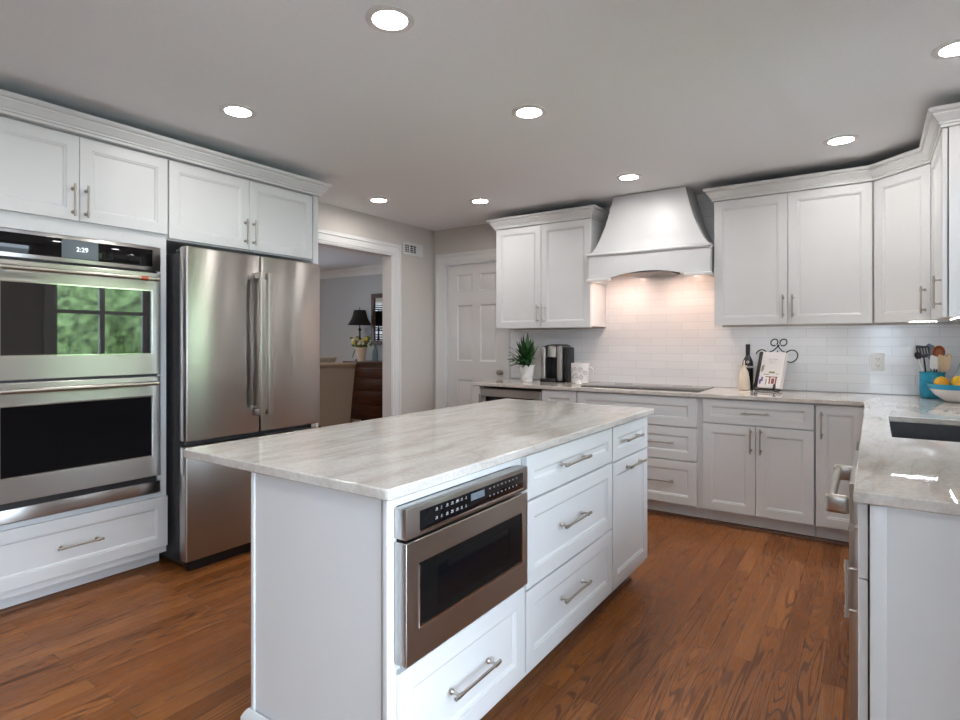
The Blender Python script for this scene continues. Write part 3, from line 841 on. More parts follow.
# blind corner cabinet
t, w = base_cab('white single-door base cabinet in the inside corner of the counters', -0.298, -0.001)
d = front(t, 'door', 0.004, BZ0, 0.255, BZ1-BZ0); handle(d, 0.030, 0.640, 0.17, True)

# ------------------------------------------------------------------ right-hand run
# sink base
t = thing('sink_cabinet', 'white sink base cabinet below the dark undermount sink', 'cabinet', (-0.022, 4.170, 0), RZR)
w = 4.170-2.545; dp = XR + 0.022 - 0.002
b = MB(WHITE); b.box(0, w, 0.0215, 0.06, 0.10, 0.883); b.box(0, w, dp-0.02, dp, 0.10, 0.883); b.box(0, w, 0.06, dp-0.02, 0.10, 0.12)
b.box(0, 0.018, 0.06, dp-0.02, 0.12, 0.883); b.box(w-0.018, w, 0.06, dp-0.02, 0.12, 0.883)
b.build('body', t)
MB(WHITE).box(0.09, w, 0.085, 0.105, 0, 0.0995).build('toe_kick', t)
for k in range(2):
    d = front(t, 'door', 0.70 + k*0.46, BZ0, 0.455, BZ1-BZ0); handle(d, 0.43 if k == 0 else 0.028, 0.64, 0.17, True)
# dishwasher
t = thing('dishwasher', 'stainless steel dishwasher with a thick towel-bar handle in the right counter', 'dishwasher', (-0.0545, 2.540, 0), RZR)
w = 0.604
MB(DARKGREY).box(0.004, w-0.004, 0.05, 0.62, 0.10, 0.870).build('tub', t)
d = MB(STEEL).box(0, w, 0, 0.048, 0.105, 0.874, bev=0.003).build('door', t)
b = MB(NICKEL)
b.tube([(0.10, -0.046, 0.813), (w-0.052, -0.046, 0.813)], 0.0125, 16)
h = b.build('handle', d)
for x in (0.075, w-0.051):
    MB(NICKEL).box(x, x+0.026, -0.062, 0.001, 0.777, 0.830, bev=0.011, seg=4).build('handle_mount', h)
MB(BLACK).box(0.01, w-0.01, 0.07, 0.09, 0.0, 0.10).build('toe_grille', t)
# end cabinet
t = thing('base_cabinet', 'narrow white cabinet closing the near end of the right counter', 'cabinet', (-0.029, 1.930, 0), RZR)
w = 1.930-1.692; dp = XR+0.029-0.002
MB(WHITE).box(0, w, 0.024, dp, 0.10, 0.883).build('body', t)
MB(WHITE).box(0, w, 0.09, 0.11, 0, 0.0995).build('toe_kick', t)
d = front(t, 'drawer', 0.003, 0.696, w-0.004, BZ1-0.696, 0.046)
MB(NICKEL).lathe([(0.007, 0), (0.005, -0.010), (0.009, -0.016), (0.010, -0.021), (0.006, -0.024)], (w/2, 0, 0.090), 20, axis='y').build('knob', d)
d = front(t, 'door', 0.003, BZ0, w-0.004, 0.580); handle(d, 0.026, 0.475, 0.16, True)
b = MB(WHITE)
b.box(w+0.0005, w+0.010, 0.024, dp, 0.0, 0.883)
e = b.build('end_panel', t)
for y0, y1 in ((0.0245, 0.058), (dp-0.05, dp-0.0005)):
    MB(WHITE).box(w+0.0105, w+0.016, y0, y1, 0.0, 0.8825, bev=0.0015).build('panel_stile', e)

# ------------------------------------------------------------------ countertops
SK = (0.064, 0.500, 2.685, 3.440)
xs = [-2.926, -0.038, SK[0], SK[1], XR-0.0115]; ysn = [1.667, SK[2], SK[3], 4.184-0.016, YB-0.0115]
ct = MB(STONE).slab(xs, ysn, lambda i, j: (j == 3 or i > 0) and not (i == 2 and j == 1), 0.8845, 0.914, ID)
tag(ct.build('stone_countertop', bevel=0.004), 'pale veined stone countertop turning the corner along back and right walls', 'countertop')
t = thing('kitchen_sink', 'charcoal undermount sink set in the right-hand counter', 'sink', (0.28, 3.06, 0.66))
b = MB(SINKM)
def rc(i, zz): return [(SK[0]-0.28+i, SK[2]-3.06+i, zz), (SK[1]-0.28-i, SK[2]-3.06+i, zz), (SK[1]-0.28-i, SK[3]-3.06-i, zz), (SK[0]-0.28+i, SK[3]-3.06-i, zz)]
b.rings([rc(-0.016, 0.224), rc(-0.002, 0.224), rc(0.0, 0.215), rc(0.010, 0.03), rc(0.03, 0.012)], cap0=False, cap1=True)
b.rings([rc(-0.016, 0.224), rc(-0.014, 0.0), rc(0.0, 0.0)], cap0=False, cap1=True)
b.build('basin', t, fix=False)
MB(CHROME).lathe([(0.045, 0.0125), (0.045, 0.016), (0.030, 0.017), (0.028, 0.013), (0.002, 0.013)], (0.05, 0, 0), 28).build('drain', t)

t = MB(BLACKGLASS).box(-1.945, -1.030, 4.285, 4.775, 0.9146, 0.9205, bev=0.002)
ck = t.build('induction_cooktop')
tag(ck, 'black glass cooktop set on the counter under the hood', 'cooktop')
b = MB(KEYS)
for cx, cy, r in ((-1.72, 4.43, 0.085), (-1.72, 4.65, 0.075), (-1.47, 4.55, 0.11), (-1.24, 4.43, 0.085), (-1.24, 4.65, 0.075)):
    b.lathe([(r, 0), (r, 0.0003), (r-0.002, 0.0003), (r-0.002, 0)], (cx, cy, 0.92055), 40, cap=False)
b.build('burner_ring', ck, fix=False)

# ------------------------------------------------------------------ island (fronts face +x at x = -0.995)
XI = -0.995; IY0 = 1.062; IB = -1.560
def island_unit(label, y0, y1, face=None):
    t = thing('island_cabinet', label, 'cabinet', (XI, y0, 0), RZL); w = y1-y0
    return t, w
ID_ = XI - IB
# unit with the microwave drawer
t, w = island_unit('near end island cabinet holding the microwave drawer, plain end panel facing camera', IY0, 1.738)
b = MB(WHITE)
b.box(0, 0.026, 0.007, ID_, 0.09, 0.884); b.box(w-0.040, w, 0.0215, ID_, 0.09, 0.884)
b.box(0.026, w-0.040, 0.007, ID_, 0.8575, 0.884); b.box(0.026, w-0.040, 0.0215, ID_, 0.09, 0.455); b.box(0.026, w-0.040, ID_-0.02, ID_, 0.455, 0.864)
b.build('body', t)
ep = MB(WHITE).box(-0.006, -0.0005, 0.030, ID_-0.012, 0.10, 0.883).build('end_panel', t)
MB(WHITE).box(-0.012, -0.0005, 0.003, 0.020, 0.10, 0.883, bev=0.002).build('corner_stile', t)
MB(WHITE).box(-0.012, -0.0005, ID_-0.010, ID_+0.006, 0.10, 0.883, bev=0.003).build('corner_stile', t)
PL = [(0, 0), (0.020, 0), (0.020, 0.135), (0.014, 0.148), (0.006, 0.158), (0, 0.158)]
MB(WHITE).sweep([(-0.0125, 0.02), (-0.0125, ID_+0.0065), (w, ID_+0.0065)], [(-o, u) for o, u in PL], lambda a, b, u: (a, b, u)).build('plinth', t)
d = front(t, 'drawer', 0.024, 0.120, w-0.030, 0.307); handle(d, (w-0.030)/2, 0.152, 0.235)
MB(WHITE).box(0.0, w, 0.085, 0.105, 0, 0.0895).build('toe_kick', t)
SHP = [(0, 0), (0.016, 0), (0.012, 0.012), (0, 0.018)]
MB(SHOE).prism(SHP, 0.05, w, lambda u, v, a: (a, 0.0845-u, v)).build('shoe_molding', t)
# three-drawer unit
t, w = island_unit('island cabinet with a stack of three wide drawers', 1.740, 2.546)
MB(WHITE).box(0, w, 0.0215, ID_, 0.09, 0.884).build('body', t)
for z0, z1 in ((0.720, 0.876), (0.409, 0.712), (0.120, 0.401)):
    d = front(t, 'drawer', 0.004, z0, w-0.010, z1-z0); handle(d, (w-0.010)/2 - 0.03, (z1-z0)/2 + {0.720: 0.004, 0.409: 0.006, 0.120: 0.020}[z0], 0.235)
MB(WHITE).box(0, w, 0.085, 0.105, 0, 0.0895).build('toe_kick', t)
MB(SHOE).prism(SHP, 0, w, lambda u, v, a: (a, 0.0845-u, v)).build('shoe_molding', t)
# narrow far unit
t, w = island_unit('narrow island cabinet at the far end, small drawer over a tall pull-out', 2.548, 3.052)
MB(WHITE).box(0, w, 0.0215, ID_, 0.09, 0.884).build('body', t)
d = front(t, 'drawer', 0.004, 0.714, w-0.010, 0.162, 0.05); handle(d, (w-0.01)/2-0.02, 0.088, 0.22)
d = front(t, 'door', 0.004, 0.120, w-0.010, 0.586); handle(d, (w-0.01)/2+0.02, 0.545, 0.22)
MB(WHITE).box(0, w-0.06, 0.085, 0.105, 0, 0.0895).build('toe_kick', t)
MB(SHOE).prism(SHP, 0, w-0.06, lambda u, v, a: (a, 0.0845-u, v)).build('shoe_molding', t)
# island top
b = MB(STONE)
b.box(-1.928, -0.976, 1.032, 3.112, 0.8845, 0.914)
bm = b.bm
es = [e for e in bm.edges if abs(e.verts[0].co.z - e.verts[1].co.z) > 0.01]
bmesh.ops.bevel(bm, geom=es, offset=0.016, segments=5, affect='EDGES', profile=0.5)
tag(b.build('island_countertop', bevel=0.004), 'pale beige veined stone top of the kitchen island', 'countertop')

# microwave drawer (front x = -0.9644)
t = thing('microwave_drawer', 'stainless steel microwave drawer built into the island', 'microwave', (-0.960, 1.078, 0.456), RZL)
w = 0.612
MB(DARKGREY).box(0.014, w-0.008, 0.042, 0.50, 0.006, 0.392).build('body', t)
cp = MB(STEEL).box(0, w, 0, 0.040, 0.322, 0.400, bev=0.002).build('control_panel', t)
MB(BLACKGLASS).box(0.052, w-0.035, -0.003, 0.004, 0.336, 0.386, bev=0.0015).build('control_glass', cp)
MB(CHROME).box(0.052, w-0.033, -0.0035, 0.003, 0.331, 0.3358).build('lower_rim', cp)
MB(GREYPL).box(0.275, 0.345, -0.0042, 0.0, 0.360, 0.380).build('display', cp)
b = MB(KEYS)
for gx in range(7):
    for gz in (0.372, 0.349):
        x = 0.112 + gx*0.0225
        ww = (0.010, 0.006, 0.011, 0.012, 0.013, 0.010, 0.007)[gx]
        b.box(x, x+ww, -0.0041, -0.0028, gz, gz+0.0022); b.box(x+0.002, x+ww-0.001, -0.0041, -0.0028, gz+0.004, gz+0.0075)
for gx in range(8):
    for gz in (0.374, 0.351):
        x = 0.372 + gx*0.0225
        b.box(x, x+0.005, -0.0041, -0.0028, gz, gz+0.004)
b.build('printed_keys', cp)
d = MB(STEEL).slab([0, 0.050, w-0.035, w], [0.003, 0.085, 0.252, 0.314], lambda i, j: not (i == 1 and j == 1), 0, 0.040, lambda u, v, a: (u, a, v)).build('door', t, bevel=0.002)
MB(DARKPANE).box(0.050, w-0.035, 0.004, 0.02, 0.085, 0.252).build('glass', d)
MB(CHROME).slab([0.050, 0.054, w-0.039, w-0.035], [0.085, 0.0895, 0.2475, 0.252], lambda i, j: not (i == 1 and j == 1) and not j == 2, -0.0005, 0.006, lambda u, v, a: (u, a, v)).build('glass_trim', d)
b = MB(SCREEN).slab([0.050, 0.130, w-0.115, w-0.035], [0.085, 0.112, 0.222, 0.252], lambda i, j: not (i == 1 and j == 1), 0.0030, 0.0038, lambda u, v, a: (u, a, v)); b.build('screen_border', d)

# ------------------------------------------------------------------ ceiling lights
def can(x, y, label):
    t = thing('recessed_light', label, 'ceiling light', (x, y, H), 0, 'recessed ceiling lights')
    MB(TRIMW).lathe([(0.090, 0), (0.090, -0.004), (0.084, -0.006), (0.064, -0.006), (0.063, -0.0005)], (0, 0, 0), 40, cap=False).build('trim_ring', t)
    MB(CANLIGHT).lathe([(0.0625, -0.0012), (0.045, -0.0016), (0.001, -0.0018)], (0, 0, 0), 40).build('lens', t)
can(-1.467, 1.558, 'round recessed ceiling light in front of the island, largest in the photo')
can(-2.700, 1.738, 'round recessed ceiling light closest to the oven cabinet crown')
can(-1.467, 2.596, 'round recessed ceiling light above the middle of the island')
can(-3.423, 3.502, 'round recessed ceiling light by the doorway, left of a second small one')
can(-2.741, 4.010, 'round recessed ceiling light above the back door and coffee corner')
can(-1.452, 4.032, 'round recessed ceiling light directly in front of the range hood')
can(-0.152, 3.996, 'round recessed ceiling light in front of the right-hand overhead cabinets')
can(0.290, 3.005, 'round recessed ceiling light above the sink, cut by the right edge')
can(-2.70, 0.30, 'unseen recessed ceiling light added behind the camera near the oven wall')  # this lamp and the next two are out of view, added for room lighting
can(-1.467, 0.20, 'unseen recessed ceiling light added behind the camera at the room centre')
can(-0.152, 0.60, 'unseen recessed ceiling light added behind the camera near the patio door')
can(-5.27, 5.10, 'round recessed ceiling light in the dining room beyond the doorway')
t = thing('unseen_dome_light', 'unseen warm dome ceiling light added in the middle of the dining room', 'ceiling light', (-6.6, 3.4, H))  # lamp kept out of sight, added for the warm glow on the dining ceiling
MB(NICKEL).lathe([(0.17, 0), (0.17, -0.02), (0.155, -0.022), (0.155, 0)], (0, 0, 0), 36, cap=False).build('rim', t)
MB(WARMLIGHT).lathe([(0.154, -0.02), (0.14, -0.05), (0.09, -0.085), (0.03, -0.098), (0.001, -0.1)], (0, 0, 0), 36).build('glass_dome', t)

# ------------------------------------------------------------------ wall fittings
t = thing('air_vent', 'white wall air vent high beside the doorway', 'vent', (XL, 4.316, 2.155), RZL)
w, h = 0.306, 0.126
MB(WHITE).slab([0, 0.030, 0.092, 0.108, 0.200, w], [0, 0.026, h-0.026, h], lambda i, j: not (j == 1 and i in (1, 3)), 0.0, -0.010, lambda u, v, a: (u, a, v)).build('plate', t, bevel=0.002)
MB(BLACK).box(0.028, 0.202, -0.0015, -0.0005, 0.022, h-0.022).build('duct_backing', t)
b = MB(WHITE)
for x0, x1 in ((0.030, 0.092), (0.108, 0.200)):
    for k in range(3): b.box(x0, x1, -0.008, -0.004, 0.040+k*0.019, 0.0445+k*0.019)
    b.box((x0+x1)/2-0.003, (x0+x1)/2+0.003, -0.008, -0.004, 0.026, h-0.026)
b.build('louvers', t)
t = thing('wall_outlet', 'white duplex power outlet on the tiles left of the utensil crock', 'outlet', (0.033, YB-0.0105, 1.135))
MB(PLASTW).box(-0.037, 0.037, -0.006, 0, -0.060, 0.060, bev=0.003).build('cover_plate', t)
for zz in (-0.026, 0.020):
    o = MB(PLASTW).box(-0.017, 0.017, -0.0085, -0.0062, zz-0.014, zz+0.016, bev=0.001).build('receptacle', t)
    b = MB(DARKGREY); b.box(-0.008, -0.0055, -0.0092, -0.0083, zz-0.002, zz+0.008); b.box(0.0055, 0.008, -0.0092, -0.0083, zz-0.002, zz+0.008)
    b.lathe([(0.0025, -0.0092), (0.0025, -0.0083)], (0, 0, zz-0.008), 10, axis='y'); b.build('slots', o)

# ------------------------------------------------------------------ things on the back counter
CZ = 0.9145
# potted plant
t = thing('potted_plant', 'small green leafy plant in a white ribbed pot', 'plant', (-2.560, 4.49, CZ))
pr = [(0.046, 0.0), (0.048, 0.002)]
for k in range(9):
    zz = 0.010 + k*0.014; r = 0.050 + k*0.0021
    pr += [(r+0.0015, zz), (r-0.0005, zz+0.007)]
pr += [(0.071, 0.138), (0.073, 0.150), (0.066, 0.150), (0.064, 0.125), (0.001, 0.125)]
MB(CERW).lathe(pr, (0, 0, 0), 36).build('pot', t)
b = MB(LEAF)
for k in range(64):
    a = rng.uniform(0, 2*math.pi); el = rng.uniform(0.05, 1.45); Ln = rng.uniform(0.21, 0.31)*(0.62+0.42*math.sin(el)); wd = rng.uniform(0.016, 0.024)
    if -0.45 < (a if a < 4 else a-6.283) < 2.3 and el < 0.88: a += 2.9
    z0 = 0.128 + rng.uniform(0, 0.09)
    dirv = Vector((math.cos(a)*math.cos(el), math.sin(a)*math.cos(el), math.sin(el))); side = Vector((-math.sin(a), math.cos(a), 0)); up = side.cross(dirv)
    L_, M_, R_ = [], [], []
    for i in range(6):
        u = i/5; p = Vector((math.cos(a)*0.012, math.sin(a)*0.012, z0)) + dirv*Ln*u*(0.78) + up*(-0.0) + Vector((0, 0, -0.05*u*u*math.cos(el)))
        ww = wd*math.sin(math.pi*(0.12+0.88*u)**0.8) + 0.0008
        L_.append(b.bm.verts.new(p - side*ww + up*0.003)); M_.append(b.bm.verts.new(p - up*0.001)); R_.append(b.bm.verts.new(p + side*ww + up*0.003))
    for i in range(5):
        b.face([L_[i], M_[i], M_[i+1], L_[i+1]], None, True); b.face([M_[i], R_[i], R_[i+1], M_[i+1]], None, True)
b.build('foliage', t, fix=False)

# coffee maker
t = thing('coffee_maker', 'silver and black pod coffee maker on the counter', 'coffee maker', (-2.362, 4.590, CZ), R(4))
t.scale = (0.92, 0.92, 1.03)
b = MB(STEEL); b.box(-0.112, -0.062, -0.02, 0.22, 0.012, 0.300, bev=0.012, seg=3); b.box(0.058, 0.112, -0.02, 0.22, 0.012, 0.315, bev=0.012, seg=3)
b.build('side_housing', t)
MB(BLACK).box(-0.060, 0.056, 0.10, 0.22, 0.0, 0.300, bev=0.006).build('water_column', t)
MB(BLACK).box(-0.105, 0.060, -0.05, 0.10, 0.0, 0.030, bev=0.008).build('drip_tray', t)
b = MB(STEEL); b.lathe([(0.058, 0.215), (0.060, 0.222), (0.060, 0.300), (0.052, 0.312), (0.02, 0.318)], (-0.002, 0.045, 0), 32); b.build('brew_head', t)
b = MB(DARKGREY); b.prism([(-0.112, 0.301), (-0.06, 0.318), (0.0, 0.326), (0.06, 0.327), (0.112, 0.316), (0.112, 0.3155), (-0.112, 0.3005)], 0.01, 0.215, lambda u, v, a: (u, a, v)); b.build('lid', t)
MB(BLACK).box(0.1125, 0.150, 0.03, 0.215, 0.0, 0.300, bev=0.010, seg=3).build('water_tank', t)
MB(CHROME).tube([(0.110, -0.021, 0.02), (0.110, -0.021, 0.305)], 0.004, 8).build('chrome_edge', t)

# patterned mug + small white jug
def scroll(b, cx, cz, r, fn, turns=1.4, tr=0.0022, m=None, flip=1):
    pts = []
    for k in range(26):
        u = k/25; a = u*turns*2*math.pi; q = r*(1-0.75*u)
        pts.append(fn(cx + flip*q*math.cos(a), cz + q*math.sin(a)))
    b.tube(pts, tr, 6, m)
t = thing('patterned_mug', 'white mug with dark scrollwork pattern beside the coffee maker', 'mug', (-2.083, 4.58, CZ))
t.scale = (1.08, 1.08, 1.08)
MB(CERW).lathe([(0.052, 0), (0.066, 0.006), (0.070, 0.02), (0.072, 0.155), (0.073, 0.162), (0.067, 0.162), (0.065, 0.15), (0.062, 0.02), (0.001, 0.012)], (0, 0, 0), 40).build('bowl', t)
b = MB(PAPERG)
def cyl(u, v): return (0.0715*math.sin(u/0.0715), -0.0715*math.cos(u/0.0715), v)
for cx, cz, r, fl in ((-0.055, 0.10, 0.022, 1), (-0.05, 0.05, 0.020, -1), (-0.012, 0.115, 0.016, -1), (-0.010, 0.06, 0.024, 1), (0.03, 0.11, 0.02, 1), (0.035, 0.05, 0.022, -1), (0.07, 0.085, 0.02, -1)):
    scroll(b, cx, cz, r, cyl, tr=0.0026, flip=fl)
b.build('scroll_pattern', t)
MB(CERW).tube([(0.068, 0.0, 0.125), (0.095, 0, 0.13), (0.112, 0, 0.105), (0.108, 0, 0.06), (0.085, 0, 0.035), (0.068, 0, 0.035)], 0.007, 10).build('handle', t)
t = thing('ceramic_figurine', 'tiny white figurine on the counter in front of the patterned mug', 'figurine', (-2.030, 4.43, CZ))
MB(CERW).lathe([(0.016, 0), (0.026, 0.003), (0.027, 0.016), (0.018, 0.030), (0.009, 0.045), (0.007, 0.070), (0.009, 0.085), (0.007, 0.098), (0.001, 0.10)], (0, 0, 0), 28).build('figurine_body', t)
b = MB(PAPERG)
scroll(b, 0, 0.055, 0.012, lambda u, v: (u, -0.012, v), tr=0.0018); b.build('painted_scroll', t)

# wine bottle
t = thing('wine_bottle', 'tall dark wine bottle standing behind the cream jug', 'bottle', (-0.778, 4.735, CZ))
MB(BOTTLE).lathe([(0.030, 0.003), (0.037, 0.0), (0.0385, 0.006), (0.0385, 0.195), (0.036, 0.212), (0.024, 0.238), (0.016, 0.252), (0.0145, 0.262), (0.0145, 0.325)], (0, 0, 0), 32).build('glass_body', t)
MB(BLACK).lathe([(0.0156, 0.268), (0.0160, 0.325), (0.0165, 0.338), (0.012, 0.3405), (0.001, 0.341)], (0, 0, 0), 28).build('capsule', t)
b = MB(PAPERG); b.lathe([(0.0388, 0.162), (0.0392, 0.163), (0.0392, 0.176), (0.0388, 0.177)], (0, 0, 0), 32, cap=False); b.build('label', t, fix=False)
scr = MB(LABELW); scroll(scr, 0.004, 0.205, 0.012, lambda u, v: (u, -0.0375, v), tr=0.0014); scr.build('label_flourish', t)
# cream jug
t = thing('cream_jug', 'small cream ceramic bottle with spout in front of the wine bottle', 'jug', (-0.790, 4.655, CZ))
MB(CREAM).lathe([(0.036, 0), (0.041, 0.004), (0.041, 0.03), (0.036, 0.09), (0.028, 0.135), (0.017, 0.155), (0.014, 0.165), (0.016, 0.178), (0.018, 0.182), (0.014, 0.182), (0.012, 0.17), (0.001, 0.165)], (0, 0, 0), 32).build('jug_body', t)
MB(CREAM).tube([(-0.016, -0.002, 0.178), (-0.030, -0.004, 0.180), (-0.044, -0.006, 0.176)], [0.006, 0.005, 0.0035], 10).build('spout', t)
MB(CREAM).tube([(0.0, 0, 0.18), (0.0, 0, 0.205), (0.0, 0, 0.222)], [0.006, 0.006, 0.003], 10).build('stopper', t)

# cookbook on iron easel
AN = R(-22)
t = thing('cookbook_easel', 'black wrought iron cookbook easel with curled scrolls', 'easel', (-0.622, 4.625, CZ), AN)
lean = R(18); cl, sl = math.cos(lean), math.sin(lean)
def ez(u, v, off=0.0):   # point on the leaning plane: u across, v up the plane, off out of it
    return (u, 0.02 + v*sl - off*cl, 0.012 + v*cl + off*sl)
b = MB(IRON)
def curve(pts, r=0.0042, off=-0.006, m=None): b.tube([ez(u, v, off) for u, v in pts], r, 8, m)
def arc(cx, cy, r, a0, a1, n=16): return [(cx + r*math.cos(R(a0+(a1-a0)*k/n)), cy + r*math.sin(R(a0+(a1-a0)*k/n))) for k in range(n+1)]
curve(arc(-0.034, 0.362, 0.026, -40, 300)); curve(arc(0.034, 0.362, 0.026, 220, -120))
curve([(0.0, 0.335), (-0.012, 0.318), (-0.035, 0.296), (-0.065, 0.284), (-0.080, 0.283)] + arc(-0.118, 0.262, 0.042, 40, 170, 10))
curve([(0.0, 0.335), (0.012, 0.318), (0.035, 0.296), (0.062, 0.286)] + arc(0.108, 0.258, 0.046, 130, -170, 18))
b.ball(ez(0, 0.338, -0.006), 0.008)
scrolls = b.build('scroll_top', t)
b = MB(IRON)
curve([(-0.07, 0.285), (-0.075, 0.15), (-0.08, 0.0)]); curve([(0.07, 0.285), (0.075, 0.15), (0.08, 0.0)])
curve([(-0.08, 0.002), (0.08, 0.002)])
b.build('back_frame', t)
b = MB(IRON); b.tube([ez(0, 0.30, -0.008), (0, 0.128, 0.004)], 0.004, 8); b.build('rear_leg', t)
for s in (-1, 1):
    b = MB(IRON)
    y0 = 0.02
    pts = [(s*0.075, y0+0.004, 0.012), (s*0.076, y0-0.03, 0.0055), (s*0.074, y0-0.070, 0.006)]
    for k in range(22):
        a = -90 + k*17; q = 0.030*(1-0.72*k/21)
        pts.append((s*0.072 - 0.0*k, y0-0.072 - q*math.cos(R(a))*0.55, 0.036 + q*math.sin(R(a))))
    b.tube(pts, 0.0042, 8); b.build('foot_scroll', t)
# book
t = thing('cookbook', 'cookbook with white illustrated cover and black spine on the iron easel', 'book', (-0.622, 4.625, CZ), AN)
def bk(u, v, off): return ez(u, v+0.004, off)
W2, HT, TH = 0.090, 0.270, 0.036
def pbox(b, u0, u1, v0, v1, o0, o1, m=None):
    V = [b.bm.verts.new(bk(u, v, o)) for u, v, o in ((u0,v0,o0),(u1,v0,o0),(u1,v1,o0),(u0,v1,o0),(u0,v0,o1),(u1,v0,o1),(u1,v1,o1),(u0,v1,o1))]
    for q in ((3,2,1,0),(4,5,6,7),(0,1,5,4),(1,2,6,5),(2,3,7,6),(3,0,4,7)): b.face([V[i] for i in q], m)
b = MB(LABELW); pbox(b, -W2, W2-0.002, 0.003, HT-0.003, 0.002, TH-0.002); b.build('pages', t)
b = MB(LABELW); pbox(b, -W2-0.002, W2, 0, HT, TH-0.0015, TH+0.001); pbox(b, -W2-0.002, W2, 0, HT, 0.0, 0.0018); cov = b.build('cover', t)
b = MB(BLACK)
b.prism([(-W2+0.012, TH+0.0012), (-W2+0.012, TH+0.003), (-W2-0.004, TH+0.003), (-W2-0.020, TH*0.85), (-W2-0.024, TH*0.5), (-W2-0.016, TH*0.15), (-W2-0.0025, -0.0005)], 0, HT, lambda u, o, v: bk(u, v, o)); b.build('spine', t)['label'] = 'black spine'
b = MB(PAPERG)
b2 = MB(PAPERG)
def blot(u0, u1, v0, v1, m): pbox(b, u0, u1, v0, v1, TH+0.0010, TH+0.0016, m)
for k in range(3):
    b2.tube([bk(-0.03 + i*0.007 + k*0.004, 0.215-k*0.014 + 0.004*math.sin(i*1.9+k), TH+0.0014) for i in range(11-2*k)], 0.0016, 6, PAPERG)
blot(-0.070, -0.058, 0.118, 0.165, PAPERO); blot(-0.058, -0.050, 0.130, 0.172, PAPERG)
blot(-0.010, 0.035, 0.108, 0.122, PAPERO); blot(0.045, 0.052, 0.100, 0.108, PAPERG); blot(0.056, 0.063, 0.102, 0.110, PAPERG)
blot(-0.030, 0.06, 0.078, 0.084, PAPERR); blot(0.000, 0.010, 0.028, 0.078, PAPERR); blot(0.046, 0.056, 0.020, 0.078, PAPERR); blot(0.018, 0.04, 0.03, 0.07, PAPERR)
blot(-0.072, -0.058, 0.025, 0.060, PAPERV); blot(-0.060, -0.046, 0.045, 0.078, PAPERV); blot(-0.024, -0.016, 0.02, 0.065, PAPERO); blot(-0.045, -0.005, 0.096, 0.102, PAPERO)
b.build('printed_pictures', cov)

b2.build('printed_title', cov)

# utensil crock and its utensils
t = thing('utensil_crock', 'turquoise glazed crock holding kitchen utensils', 'crock', (0.318, 4.675, CZ))
MB(TURQ).lathe([(0.055, 0), (0.062, 0.003), (0.066, 0.015), (0.067, 0.05), (0.066, 0.14), (0.064, 0.152), (0.067, 0.158), (0.067, 0.167), (0.061, 0.167), (0.059, 0.15), (0.059, 0.02), (0.001, 0.012)], (0, 0, 0), 40).build('crock_body', t)
CX, CY = 0.318, 4.675
def utensil(name, label, base, tip, m_h, head, m_head, part='blade', r=0.0045, cat='utensil'):
    """base/tip: offsets from the crock axis at the crock floor and at the head's foot"""
    t = thing(name, label, cat, (CX, CY, CZ), 0, 'utensils in the turquoise crock')
    p0 = Vector((*base, 0.02)); p1 = Vector(tip)
    MB(m_h).tube([p0, p0.lerp(p1, 0.5), p1], [r, r*1.15, r], 10).build('grip', t)
    ax_ = (p1-p0).normalized(); view = Vector((CX, CY, 0)).normalized()   # flat side roughly faces the room
    side = ax_.cross(view).normalized(); nrm = side.cross(ax_)
    b = MB(m_head)
    head(b, p1 - ax_*0.006, ax_, side, nrm)
    b.build(part, t)
def flat(outline, th=0.003, slots=None):
    def f(b, o, a, s, n):
        P = lambda u, v, w: o + s*u + a*v + n*w
        b.prism(outline, -th, th, lambda u, v, w: P(u, v, w))
        for q in slots or ():
            b.prism(q, -th*1.25, th*1.25, lambda u, v, w: P(u, v, w), KEYS)
    return f
def oval(rx, ry, dep):
    def f(b, o, a, s, n):
        for k in (0,):
            prof = []
            N = 24
            c_ = o + a*ry
            outer = [c_ + s*rx*math.cos(2*math.pi*i/N) + a*ry*math.sin(2*math.pi*i/N) for i in range(N)]
            mid = [c_ - n*(-dep) + s*rx*0.6*math.cos(2*math.pi*i/N) + a*ry*0.6*math.sin(2*math.pi*i/N) for i in range(N)]
            in_ = [c_ + s*rx*0.9*math.cos(2*math.pi*i/N) + a*ry*0.9*math.sin(2*math.pi*i/N) - n*0.002 for i in range(N)]
            im = [c_ + n*(dep-0.004) + s*rx*0.55*math.cos(2*math.pi*i/N) + a*ry*0.55*math.sin(2*math.pi*i/N) for i in range(N)]
            b.rings([mid, outer, in_, im], smooth=True)
    return f
slots = [[(-0.026+k*0.014, 0.022), (-0.020+k*0.014, 0.022), (-0.018+k*0.015, 0.062), (-0.024+k*0.015, 0.062)] for k in range(4)]
utensil('slotted_turner', 'black slotted turner tilting left out of the crock', (-0.018, 0.010), (-0.042, 0.022, 0.262), BLACK, flat([(-0.012, 0), (0.012, 0), (0.034, 0.018), (0.036, 0.075), (0.030, 0.085), (-0.034, 0.072), (-0.036, 0.060), (-0.032, 0.018)], 0.002, slots), BLACK)
utensil('serving_spoon', 'black spoon with pale handle leaning furthest left in the crock', (-0.024, -0.012), (-0.070, -0.016, 0.250), CERW, oval(0.018, 0.026, 0.008), BLACK, 'bowl')
utensil('blue_spatula', 'slate blue silicone spatula standing behind the turner', (0.0, 0.038), (-0.004, 0.050, 0.250), SILIC, flat([(-0.008, 0), (0.008, 0), (0.022, 0.02), (0.024, 0.092), (0.010, 0.105), (-0.020, 0.090), (-0.022, 0.02)], 0.004), SILIC)
utensil('red_wood_ladle', 'reddish brown bowl spoon with black rim, tallest in the crock', (0.008, 0.022), (0.030, 0.028, 0.252), BLACK, oval(0.034, 0.045, 0.016), WOODRED, 'bowl')
